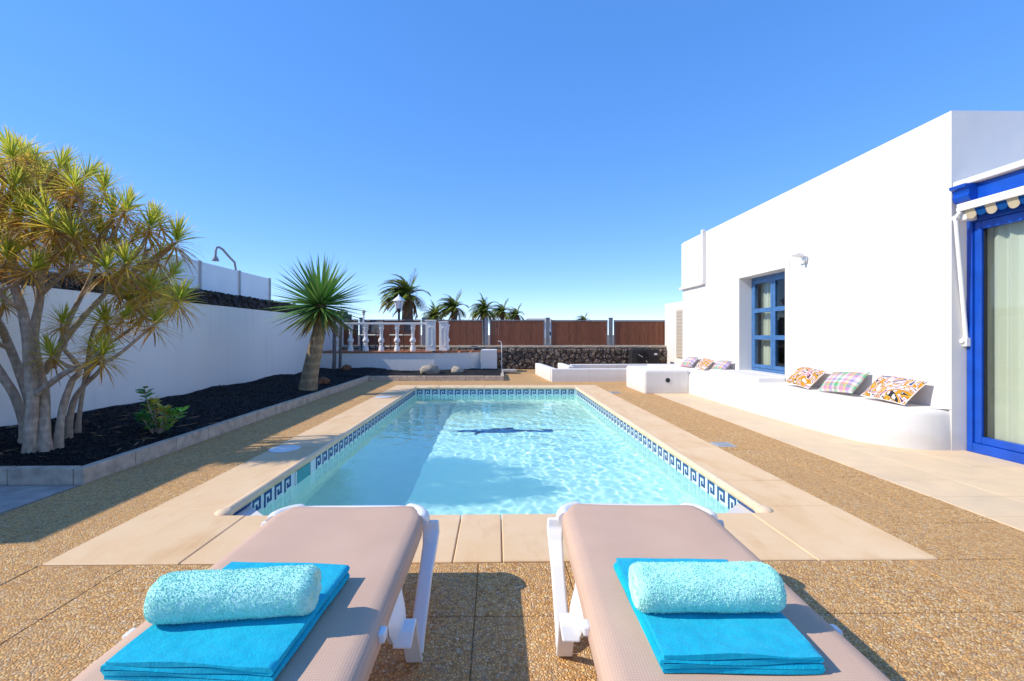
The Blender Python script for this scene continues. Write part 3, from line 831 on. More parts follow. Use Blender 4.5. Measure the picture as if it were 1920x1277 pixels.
b = MB(); b.tube([(0,0,0),(0,0,0.80),(-0.02,0,0.86),(-0.10,0,0.88)], 0.012, 8); part('pole', b, M['walu'], rl, local=True)
b = MB(); b.box(-0.06,0.06,-0.06,0.06,0,0.012); part('base_plate', b, M['walu'], rl, local=True)
st = thing('low_grey_step', 'low grey slab lying on the paving beside the terrace pier', 'slab', (0.40, 12.45, 0))
b = MB(); b.box(-0.24, 0.16, -0.22, 0.22, 0.05, 0.10); part('top', b, M['concrete'], st, local=True, bev=0.006)
b = MB(); b.box(-0.18, 0.10, -0.16, 0.16, 0.0, 0.0495); part('base', b, M['concrete'], st, local=True)

bal = thing('balustrade', 'white balustrade with turned balusters along the raised terrace', 'balustrade', (-3, TY+0.1, TZ))
BPROF = [(0.062,0.0),(0.062,0.05),(0.058,0.06),(0.054,0.10),(0.036,0.15),(0.032,0.165),(0.045,0.18),(0.045,0.195),(0.036,0.21),(0.058,0.24),(0.068,0.27),(0.066,0.30),(0.050,0.335),(0.038,0.36),(0.038,0.375),(0.034,0.40),(0.036,0.48),(0.042,0.55),(0.055,0.60),(0.056,0.615),(0.046,0.635),(0.058,0.65),(0.060,0.70)]
b = MB(); b.lathe([(r*1.22, z) for r,z in BPROF], (0,0,0), 16); bmesh_ = b.mesh('baluster'); bmesh_.materials.append(M['white'])
for x in (628, 657.5, 686, 715, 744.5, 774):
    link('baluster', bmesh_, None, bal, (ONY(x, 640, TY+0.12).x+3, 0.02, 0.0))
mb = MB(); mb.box(-4.68, ONY(800, 620, TY+0.12).x, TY+0.05, TY+0.19, TZ+0.70, TZ+0.755); part('rail', mb, M['white'], bal, bev=0.012)
def pillar(cx, cy, w, h):
    b = MB(); b.box(cx-w/2, cx+w/2, cy-w/2, cy+w/2, TZ+0.001, TZ+h); p = part('pillar', b, M['white'], bal, bev=0.008)
    b = MB(); b.box(cx-w/2-0.02, cx+w/2+0.02, cy-w/2-0.02, cy+w/2+0.02, TZ+h+0.0005, TZ+h+0.035); part('pillar_cap', b, M['white'], p, bev=0.008)
    b = MB(); n = 14; pts = [(0.05*math.cos(2*PI*i/n), (0.20 if math.sin(2*PI*i/n) > 0 else -0.20) + 0.05*math.sin(2*PI*i/n)) for i in range(n)]
    outer = [(q[0]*1.25, q[1]*1.06) for q in pts]
    yy = cy - w/2
    vs = [(cx+q[0], yy-0.001, TZ+h/2+q[1]) for q in pts] + [(cx+q[0]*1.12, yy-0.012, TZ+h/2+q[1]*1.03) for q in pts] + [(cx+q[0], yy-0.001, TZ+h/2+q[1]) for q in outer]
    b.add(vs, [(i, (i+1)%n, n+(i+1)%n, n+i) for i in range(n)] + [(n+i, n+(i+1)%n, 2*n+(i+1)%n, 2*n+i) for i in range(n)], True)
    part('oval_moulding', b, M['white'], p)
px_ = ONY(807.5, 620, TY+0.12).x
pillar(px_, TY+0.14, 0.235, 0.79); pillar(px_+0.27, TY+0.75, 0.22, 0.77)
for k in range(3): link('baluster', bmesh_, None, bal, (px_+0.27+3-0.0, 0.98+0.30*k, 0.0))
mb = MB(); mb.box(px_+0.20, px_+0.34, TY+0.87, 13.84, TZ+0.70, TZ+0.755); part('rail', mb, M['white'], bal, bev=0.012)

# terrace chairs
def chair(loc, rz, label):
    t = thing('terrace_chair', label, 'chair', loc, (0,0,rz), 'chairs on the raised terrace')
    for sx in (-1, 1):
        b = MB(); b.tube([(sx*0.22, 0.2, 0), (sx*0.22, 0.2, 0.42), (sx*0.22, 0.19, 0.60), (sx*0.22,-0.18,0.62)], 0.014, 6); part('leg', b, M['darkmetal'], t, local=True)
        b = MB(); b.tube([(sx*0.22,-0.24,0),(sx*0.22,-0.2,0.42),(sx*0.21,-0.27,0.88)], 0.014, 6); part('leg', b, M['darkmetal'], t, local=True)
    b = MB(); b.box(-0.235, 0.235, -0.2, 0.23, 0.42, 0.455); part('seat', b, M['curtain'], t, local=True, bev=0.01)
    b = MB()
    P = [[(-0.21+0.42*i/6, -0.215-0.055*j/4 - 0.03*math.sin(PI*i/6), 0.50+0.36*j/4) for j in range(5)] for i in range(7)]; b.grid(P)
    P = [[(p[0], p[1]-0.014, p[2]) for p in r] for r in P][::-1]; b.grid(P)
    part('backrest', b, simple('mesh_dark', (0.06,0.065,0.07), 0.7) if not bpy.data.materials.get('mesh_dark') else bpy.data.materials['mesh_dark'], t, local=True)
p = ONY(698, 640, 12.9); chair((p.x, 12.9, TZ-0.008), R(165), 'dark terrace chair seen between the first balusters beside the pole')
p = ONY(752, 640, 12.9); chair((p.x, 12.9, TZ-0.008), R(70), 'dark terrace chair with pale backrest before the plank fence, nearer the pillar')
p = ONY(682, 640, 13.2); tp = thing('parasol_pole', 'slim cream pole with ball finial standing on the raised terrace', 'pole', (p.x, 13.2, TZ-0.008))
b = MB(); b.tube([(0,0,0),(0,0,1.02)], 0.024, 8); part('pole', b, M['walu'], tp, local=True)
b = MB(); b.lathe([(0.02,1.02),(0.045,1.04),(0.03,1.06),(0.05,1.09),(0.055,1.115),(0.04,1.15),(0.008,1.16)], (0,0,0), 12); part('finial', b, M['blind'], tp, local=True)
b = MB(); b.lathe([(0.16,0),(0.16,0.04),(0.05,0.07)], (0,0,0), 16); part('base', b, M['concrete'], tp, local=True)

# ------------------------------------------------------------------ house
house = thing('white_house', 'flat roofed white rendered house with blue window and blue glazed porch', 'house', (HX, HY, 0))
HYF = ONX(1280, 500, HX).y; HZ = 3.085
wy0 = ONX(1473, 600, HX).y; wy1 = ONX(1387, 600, HX).y; wz0, wz1 = 0.455, 2.005
ys = [HY, wy0, wy1, HYF]; zs = [-0.05, wz0, wz1, HZ]; RD = 0.20
mb = MB()
for i in range(3):
    for j in range(3):
        if i == 1 and j == 1: continue
        n = 6
        mb.add([(HX, ys[i], zs[j]), (HX, ys[i], zs[j+1]), (HX, ys[i+1], zs[j+1]), (HX, ys[i+1], zs[j])], [(0,1,2,3)])
a, c, e, f = ys[1], ys[2], zs[1], zs[2]; X0, X1 = HX, HX+RD+0.1
mb.add([(X0,a,e),(X0,c,e),(X0,c,f),(X0,a,f),(X1,a,e),(X1,c,e),(X1,c,f),(X1,a,f)], [(0,1,5,4),(1,2,6,5),(2,3,7,6),(3,0,4,7)])
XB = 11.0
mb.add([(HX,HY,-.05),(XB,HY,-.05),(XB,HY,HZ),(HX,HY,HZ)], [(0,1,2,3)])
mb.add([(HX,HYF,-.05),(XB,HYF,-.05),(XB,HYF,HZ),(HX,HYF,HZ)], [(3,2,1,0)])
mb.add([(XB,HY,-.05),(XB,HYF,-.05),(XB,HYF,HZ),(XB,HY,HZ)], [(0,1,2,3)])
mb.add([(HX,HY,HZ),(XB,HY,HZ),(XB,HYF,HZ),(HX,HYF,HZ)], [(0,1,2,3)])
part('wall', mb, M['white'], house)
# raised panel at the far top corner with pipe and sill line
y_p = ONX(1320, 480, HX).y; zb_ = ONX(1320, 529, HX).z
mb = MB(); mb.box(HX-0.03, HX-0.002, y_p, HYF-0.002, zb_, HZ-0.03); part('parapet_panel', mb, M['white'], house, bev=0.006)
mb = MB(); mb.box(HX-0.06, HX-0.002, y_p-0.01, HYF+0.06, zb_-0.055, zb_-0.002); part('string_course', mb, M['white'], house, bev=0.01)
mb = MB(); mb.box(HX-0.07, HX-0.002, y_p-0.075, y_p-0.003, zb_-0.05, HZ+0.045); part('flue', mb, M['white'], house, bev=0.012)
# window surround, frame, panes
mb = MB(); tw = 0.10; tz = 0.012
mb.box(HX-tz, HX-0.001, wy0-tw, wy0-0.001, wz0-0.02, wz1+tw); mb.box(HX-tz, HX-0.001, wy1+0.001, wy1+tw, wz0-0.02, wz1+tw); mb.box(HX-tz, HX-0.001, wy0+0.0005, wy1-0.0005, wz1+0.001, wz1+tw)
part('window_surround', mb, M['white'], house, bev=0.004)
fx0, fx1 = HX+RD, HX+RD+0.05
win = None
mb = MB(); fw = 0.055
mb.box(fx0, fx1, wy0+.001, wy0+fw, wz0+.001, wz1-.001); mb.box(fx0, fx1, wy1-fw, wy1-.001, wz0+.001, wz1-.001)
mb.box(fx0, fx1, wy0+fw, wy1-fw, wz0+.001, wz0+fw); mb.box(fx0, fx1, wy0+fw, wy1-fw, wz1-fw, wz1-.001)
win = part('window', mb, M['blue2'], house, bev=0.004)
ym = (wy0+wy1)/2
for s in (0, 1):                                     # two casements
    ya = wy0+fw+0.002 if s == 0 else ym+0.003; yb_ = ym-0.003 if s == 0 else wy1-fw-0.002
    za, zb2 = wz0+fw+0.002, wz1-fw-0.002; cw = 0.055; mb = MB(); cx0, cx1 = fx0-0.012, fx1-0.005
    mb.box(cx0, cx1, ya, ya+cw, za, zb2); mb.box(cx0, cx1, yb_-cw, yb_, za, zb2)
    mb.box(cx0, cx1, ya+cw, yb_-cw, za, za+cw); mb.box(cx0, cx1, ya+cw, yb_-cw, zb2-cw, zb2)
    hgl = (zb2-za-2*cw)
    for k in (1, 2): mb.box(cx0+0.002, cx1-0.002, ya+cw, yb_-cw, za+cw+hgl*k/3-0.035, za+cw+hgl*k/3+0.035)
    part('casement', mb, M['blue2'], win, bev=0.003)
    for k in range(3):
        z0 = za+cw+hgl*k/3+(0.035 if k else 0); z1 = za+cw+hgl*(k+1)/3-(0.035 if k < 2 else 0)
        mb = MB(); mb.add([(cx0+0.02, ya+cw, z0), (cx0+0.02, yb_-cw, z0), (cx0+0.02, yb_-cw, z1), (cx0+0.02, ya+cw, z1)], [(0,3,2,1)])
        part('pane', mb, M['glass'], win)
def pleats(ya, yb_, x, z0, z1, amp, n, drift=0.0):
    b = MB(); cnt = n*8; P = []
    for i in range(cnt+1):
        t = i/cnt; a = amp*(math.sin(2*PI*n*t + 0.8*math.sin(5*t)) + 0.35*math.sin(2*PI*n*2.3*t))
        P.append([(x + a*(0.75+0.25*j/4), ya+(yb_-ya)*t + drift*0.01*math.sin(9*t+j), z0+(z1-z0)*j/4) for j in range(5)])
    b.grid(P); return b
part('curtain', pleats(wy1-0.47, wy1-0.06, fx1+0.09, wz0+0.04, wz1, 0.02, 5), M['curtain'], house)
mb = MB(); rx1 = 6.6
mb.add([(fx1+0.02, wy0-1.2, -0.02), (rx1, wy0-1.2, -0.02), (rx1, wy1+1.5, -0.02), (fx1+0.02, wy1+1.5, -0.02), (fx1+0.02, wy0-1.2, 2.6), (rx1, wy0-1.2, 2.6), (rx1, wy1+1.5, 2.6), (fx1+0.02, wy1+1.5, 2.6)],
       [(0,1,2,3),(7,6,5,4),(0,4,5,1),(1,5,6,2),(2,6,7,3)])
part('room', mb, M['room'], house)
# porch: blue glazed side running towards the camera
PXW = HX + 0.145; PZ = 2.13; PY_N = -0.4
pr = part('porch_ledge', (lambda b: (b.box(HX+0.005, 9.0, PY_N, HY-0.003, 2.375, 2.43), b)[1])(MB()), M['white'], house, bev=0.01)
mb = MB(); mb.box(HX+0.06, PXW+0.15, PY_N, HY-0.004, 2.20, 2.372); part('porch_beam', mb, M['blue'], house, bev=0.006)
# scrolled beam end
b = MB(); prof2 = [(0.0,2.370),(-0.115,2.370),(-0.110,2.345),(-0.085,2.335),(-0.075,2.30),(-0.085,2.27),(-0.07,2.235),(-0.03,2.21),(0.0,2.205)]
n = len(prof2); yA, yB = HY-0.17, HY-0.03
b.add([(HX+0.059+q[0], yA, q[1]) for q in prof2] + [(HX+0.059+q[0], yB, q[1]) for q in prof2], [tuple(range(n)), tuple(range(2*n-1, n-1, -1))] + [(i, n+i, n+(i+1)%n, (i+1)%n) for i in range(n)])
part('beam_scroll', b, M['blue'], house)
door = None
mb = MB(); jx0, jx1 = PXW-0.01, PXW+0.075; jw = 0.10
mb.box(jx0, jx1, HY-0.050, HY-0.004, 0.0, 2.198)
mb.box(jx0, jx1, PY_N, HY-0.051, 2.06, 2.198); mb.box(jx0, jx1, PY_N, HY-0.051, 0.0, 0.085)
door = part('porch_door', mb, M['blue'], house, bev=0.004)
mb = MB(); ix0, ix1 = PXW+0.008, PXW+0.062
mb.box(ix0, ix1, HY-0.112, HY-0.053, 0.088, 2.057); mb.box(ix0, ix1, 2.05, 2.13, 0.088, 2.057)
mb.box(ix0, ix1, 2.131, HY-0.113, 1.985, 2.057); mb.box(ix0, ix1, 2.131, HY-0.113, 0.088, 0.15)
part('sash', mb, M['blue'], door, bev=0.004)
mb = MB(); mb.add([(PXW+0.035, 2.13, 0.15), (PXW+0.035, HY-0.113, 0.15), (PXW+0.035, HY-0.113, 1.985), (PXW+0.035, 2.13, 1.985)], [(0,3,2,1)]); part('pane', mb, M['glass'], door)
mb = MB(); mb.box(PXW+0.03, PXW+0.05, HY-0.125, HY-0.114, 0.15, 1.985); part('gasket', mb, M['black'], door)
part('curtain', pleats(1.9, HY-0.03, PXW+0.115, 0.03, 2.05, 0.024, 19), M['curtain'], house)
mb = MB(); mb.add([(PXW+0.08, PY_N, -0.008), (8.9, PY_N, -0.008), (8.9, HY-0.003, -0.008), (PXW+0.08, HY-0.003, -0.008), (8.9, PY_N, 2.37), (8.9, HY-0.003, 2.37), (PXW+0.08, PY_N, 2.37)],
                  [(0,1,2,3),(1,4,5,2),(0,6,4,1)]); part('porch_room', mb, M['white'], house)
# awning
aw = thing('awning', 'folded awning with white bar, arm and scalloped blue and cream valance over the porch door', 'awning', (PXW, HY-0.1, 2.1))
ax = HX - 0.005; az = 2.195
mb = MB(); mb.box(ax, ax+0.035, PY_N, HY-0.05, az, az+0.022); mb.box(ax+0.004, ax+0.035, PY_N, HY-0.05, az-0.006, az-0.0005); mb.box(ax-0.004, ax+0.035, PY_N, HY-0.05, az-0.045, az-0.0065)
part('front_bar', mb, M['walu'], aw, bev=0.003)
w = 0.082; yv = HY - 0.10; k = 0
while yv > 2.4:
    b = MB(); n = 8; top = [(yv - w*i/n) for i in range(n+1)]
    P = [[(ax+0.02+0.02*j/3, t, az-0.046 - (0.052 + 0.028*math.sin(PI*i/n)**0.6 - (0.012 if k % 2 else 0))*j/3) for j in range(4)] for i,t in enumerate(top)]
    b.grid(P); P2 = [[(q[0]+0.002, q[1], q[2]) for q in r] for r in P][::-1]; b.grid(P2)
    part('valance_scallop', b, M['awncream'] if k % 2 == 0 else M['awnblue'], aw); yv -= w; k += 1
ya_ = HY-0.085
e0 = ONX(1812, 640, PXW-0.02); e1 = ONX(1792, 409, HX-0.012); e2 = Vector((ax+0.015, e1.y-0.02, az-0.05))
b = MB(); b.tube([e0, e0.lerp(e1, .5), e1], [0.016, 0.018, 0.017], 10); b.tube([e1, e1+Vector((0.01,-0.01,0.03)), e2], 0.015, 10); part('arm', b, M['walu'], aw)
b = MB(); b.box(PXW-0.05, PXW-0.011, e0.y-0.03, e0.y+0.02, e0.z-0.045, e0.z+0.03); b.tube([e0+Vector((-0.05,0,0.0)), e0+Vector((0.02,0,0))], 0.018, 10); part('arm_bracket', b, M['walu'], aw, bev=0.003)
b = MB(); b.tube([e1+Vector((-0.015,0,0)), e1+Vector((0.02,0,0))], 0.022, 10); part('elbow_joint', b, M['walu'], aw)
b = MB(); b.box(HX+0.03, PXW-0.011, HY-0.10, HY-0.04, 2.07, 2.14); part('roller_bracket', b, M['walu'], aw, bev=0.01)
# floodlight
p = ONX(1511, 484, HX)
fl = thing('floodlight', 'small white floodlight with sensor on the house wall beside the window', 'floodlight', tuple(p))
b = MB(); b.box(-0.03, 0.0, -0.04, 0.04, -0.05, 0.03); part('back_box', b, M['wplastic'], fl, local=True, bev=0.008)
b = MB(); b.tube([(-0.02,0,0.0),(-0.07,0.01,0.02)], 0.012, 8); part('joint', b, M['wplastic'], fl, local=True)
b = MB(); b.box(-0.17, -0.06, -0.06, 0.08, 0.0, 0.035); o = part('lamp_head', b, M['wplastic'], fl, local=True, bev=0.008); o.rotation_euler = (0, R(14), 0)
b = MB(); b.lathe([(0.0,-0.03),(0.02,-0.025),(0.026,0.0),(0.024,0.03)], (-0.05,-0.01,-0.05), 12); part('sensor', b, M['wplastic'], fl, local=True)

# built-in masonry bench
bench = thing('masonry_bench', 'long white rendered bench with rounded end built along the house wall', 'bench', (3.8, 6, 0))
BZ = 0.37; bx = 3.45
BYE = 8.12
front = [(bx, BYE), (bx+0.0, 6.0), (bx+0.05, 5.0), (bx+0.09, 4.62)]
n = 9
for i in range(1, n+1):
    a = PI/2*i/n; front.append((bx+0.09 + 0.52*(1-math.cos(a)), 4.62 - 0.55*math.sin(a)))
front += [(HX-0.002, 4.072)]
ins = lambda p, q, d: p
mb = MB(); rows = []
nf = len(front)
for i,pnt in enumerate(front):
    a = Vector(front[max(i-1,0)]); c = Vector(front[min(i+1,nf-1)]); dd = (c-a).normalized(); nn = Vector((-dd.y, dd.x)) * -1
    nn = Vector((dd.y*-1, dd.x)); 
    if nn.x < 0 and i < 5: nn = -nn
    inn = nn if (nn.x > 0 or nn.y > 0) else -nn
    r = []
    for off, z in ((0,-0.03),(0.0,0.06),(0.004,BZ*0.55),(0.010,BZ-0.055),(0.020,BZ-0.025),(0.040,BZ-0.006),(0.07,BZ)):
        wob = 0.006*mnoise.noise(Vector((pnt[0]*2, pnt[1]*2, z*6)))
        q = Vector(pnt) + inn*(off+wob); r.append((min(q.x, HX-0.002), max(q.y, 4.071), z))
    r.append((HX-0.001, max(pnt[1], 4.071+0.0), BZ + 0.004))
    rows.append(r)
mb.grid(rows)
part('seat', mb, M['white'], bench)
# window step on the bench
mb = MB(); mb.box(3.72, HX-0.013, wy0-0.02, wy1+0.25, BZ-0.01, wz0-0.006); part('sill_step', mb, M['white'], bench, bev=0.02)
# vent box at its far end
vb = thing('masonry_box', 'white rendered box with round dark vent at the far end of the bench', 'box', (3.0, 8.5, 0))
vx0, vy0 = G(1205, 737).x, 8.10
mb = MB(); mb.box(vx0, bx+0.02, vy0, 9.25, -0.03, 0.43); part('body', mb, M['white'], vb, bev=0.05, seg=4)
p = ONY(1252, 713, vy0)
b = MB(); b.tube([(p.x, vy0-0.006, p.z), (p.x, vy0+0.004, p.z)], 0.045, 18); o = part('vent_ring', b, M['greymetal'], vb)
b = MB(); b.tube([(p.x, vy0-0.008, p.z), (p.x, vy0-0.0065, p.z)], 0.036, 18); part('vent_opening', b, M['black'], vb)
mb = MB(); mb.box(bx+0.021, HX-0.002, BYE+0.001, HYF+0.4, -0.03, 0.385); part('far_seat', mb, M['white'], bench, bev=0.02)
# low U-shaped walls
lw = thing('low_wall', 'low white U shaped wall on the paving behind the pool', 'wall', (2, 10.5, 0))
def wallseg(a, c, w, h, nm):
    a = Vector((*a, 0)); c = Vector((*c, 0)); d = (c-a).normalized(); n = Vector((-d.y, d.x, 0))*w/2
    b = MB(); b.prism([(p.x, p.y) for p in (a-n, c-n, c+n, a+n)], -0.03, h); part(nm, b, M['white'], lw, bev=0.015)
q0 = G(1034, 716); 
wallseg((q0.x+0.0, q0.y+0.06), (3.1, q0.y+0.10), 0.14, 0.29, 'front_wall')
wallseg((q0.x+0.05, q0.y+0.135), (1.12, 12.2), 0.14, 0.295, 'side_wall')
wallseg((1.80, 10.85), (1.72, 12.2), 0.13, 0.30, 'inner_wall')
wallseg((1.90, 11.6), (4.6, 11.7), 0.14, 0.30, 'rear_wall')
# annex beyond the house
ann = thing('annex', 'white annex wall with a narrow shuttered opening beyond the house corner', 'building', (5.5, 13, 0))
axx = 5.24
mb = MB(); mb.box(axx, 10, 12.3, 14.05, -0.05, 2.0); part('wall', mb, M['white'], ann)
p0 = ONX(1270, 582, axx); p1 = ONX(1279, 678, axx)
mb = MB(); mb.box(axx-0.03, axx-0.001, p1.y-0.3, p0.y, p1.z+0.1, p0.z); sh_ = part('shutter', mb, M['blind'], ann)
for k in range(14):
    b = MB(); zz = p1.z+0.1 + (p0.z-p1.z-0.1)*(k+0.15)/14; b.box(axx-0.042, axx-0.031, p1.y-0.28, p0.y-0.02, zz, zz+(p0.z-p1.z-0.1)/14*0.7); part('slat', b, M['blind'], sh_)
# heat pump
p = ONY(1184, 690, 13.25); q = ONY(1236, 655, 13.25)
hp = thing('heat_pump', 'dark grey heat pump with round fan grille against the stone wall', 'heat pump', (p.x, 13.25, 0))
hw, hh = q.x-p.x, q.z
b = MB(); b.box(0, hw, 0, 0.30, 0.06, hh); part('casing', b, M['darkmetal'], hp, local=True, bev=0.015)
b = MB(); b.box(0.05, 0.12, 0.02, 0.28, 0.0, 0.059); b.box(hw-0.12, hw-0.05, 0.02, 0.28, 0.0, 0.059); part('feet', b, M['black'], hp, local=True)
fc = (0.33, 0, 0.38)
b = MB(); b.tube([(fc[0],-0.004,fc[2]),(fc[0],-0.0005,fc[2])], 0.19, 28); part('fan_opening', b, M['black'], hp, local=True)
for k in range(5):
    b = MB(); n = 28; rr = 0.04+0.036*k; b.tube([(fc[0]+rr*math.cos(2*PI*i/n), -0.012, fc[2]+rr*math.sin(2*PI*i/n)) for i in range(n)], 0.0035, 5, closed=True); part('grille_ring', b, M['darkmetal'], hp, local=True)
b = MB(); b.tube([(fc[0]-0.13,-0.012,fc[2]+0.10),(fc[0],-0.012,fc[2]+0.02)], 0.007, 6); part('grille_spoke', b, M['walu'], hp, local=True)
b = MB(); b.tube([(fc[0]+0.13,-0.012,fc[2]-0.13),(fc[0]+0.10,-0.012,fc[2]-0.08)], 0.006, 6); part('grille_spoke', b, M['walu'], hp, local=True)
b = MB(); n = 20; b.add([(hw-0.10+0.055*math.cos(2*PI*i/n), -0.002, hh-0.14+0.03*math.sin(2*PI*i/n)) for i in range(n)], [tuple(range(n))[::-1]]); part('badge', b, M['wplastic'], hp, local=True)
for k in range(6):
    b = MB(); b.box(0.54, hw-0.03, -0.005, -0.0005, 0.14+0.05*k, 0.155+0.05*k); part('louvre', b, M['black'], hp, local=True)

# ------------------------------------------------------------------ cushions
def cushion(name, w, h, th, mat):
    n = 14; b = MB()
    def pt(i, j, s):
        u = -1+2*i/n; v = -1+2*j/n
        e = ((1-abs(u)**2.6)*(1-abs(v)**2.6)); z = s*th/2*max(0, e)**0.55
        pin = 1 - 0.07*(1-abs(u*v)**1.0)*(0 if abs(u) < 1 and abs(v) < 1 else 1)
        x = u*w/2*(1-0.06*(1-v*v)*abs(u)**4); y = v*h/2*(1-0.06*(1-u*u)*abs(v)**4)
        z += 0.006*mnoise.noise(Vector((u*2+w*9, v*2, s)))*e
        return (x, y, z)
    b.grid([[pt(i,j,1) for j in range(n+1)] for i in range(n+1)]); b.grid([[pt(n-i,j,-1) for j in range(n+1)] for i in range(n+1)])
    me = b.mesh(name); me.materials.append(mat); return me
CU = [  # photo pixel of the cushion's middle, width, material, lean, roll, label
    (1291, 684, 0.44, 'cplaid', 'pastel plaid cushion at the far end of the bench'),
    (1319, 687, 0.42, 'cabs', 'orange and black print cushion between the two far plaid cushions'),
    (1350, 691, 0.42, 'cplaid', 'pastel plaid cushion nearest the window among the three far cushions'),
    (1507, 711, 0.50, 'cabs', 'orange and black print cushion just past the blue window'),
    (1577, 722, 0.50, 'cplaid', 'pink and green plaid cushion between two print cushions'),
    (1671, 733, 0.54, 'cabs', 'orange and black print cushion nearest the rounded bench end')]
for i, (px, py, w, mat, lab) in enumerate(CU):
    lean = R(46); hgt = 0.31 if i > 2 else 0.27
    p = ONX(px, py, HX-0.17)
    t = link('cushion', cushion('cushion', w, hgt, 0.125, M[mat]), None, None)
    # local x along the wall, local y up the lean, local z towards the pool
    ex = Vector((0.0, -1, 0)); ez = Vector((-math.sin(lean), 0, math.cos(lean))); ey = ez.cross(ex)
    ry = Matrix.Rotation(R([4, -5, 3, -4, 5, -3][i]), 3, 'Z')
    m3 = Matrix((ex, ey, ez)).transposed() @ ry
    t.matrix_world = Matrix.Translation((HX-0.155, p.y, BZ+0.140 - (0.015 if i < 3 else 0))) @ m3.to_4x4()
    tag(t, lab, 'cushion', 'cushions on the masonry bench')
    b = MB(); n = 40
    def edge(s):
        s = s % 4; k = int(s); f = s-k; u, v = [(-1+2*f,-1),(1,-1+2*f),(1-2*f,1),(-1,1-2*f)][k]
        return (u*w/2*(1-0.06*(1-v*v)*abs(u)**4), v*hgt/2*(1-0.06*(1-u*u)*abs(v)**4), 0)
    b.tube([edge(4*q/n) for q in range(n)], 0.004, 5, closed=True)
    part('piping', b, M['wplastic'] if mat == 'cabs' else M[mat], t, local=True)

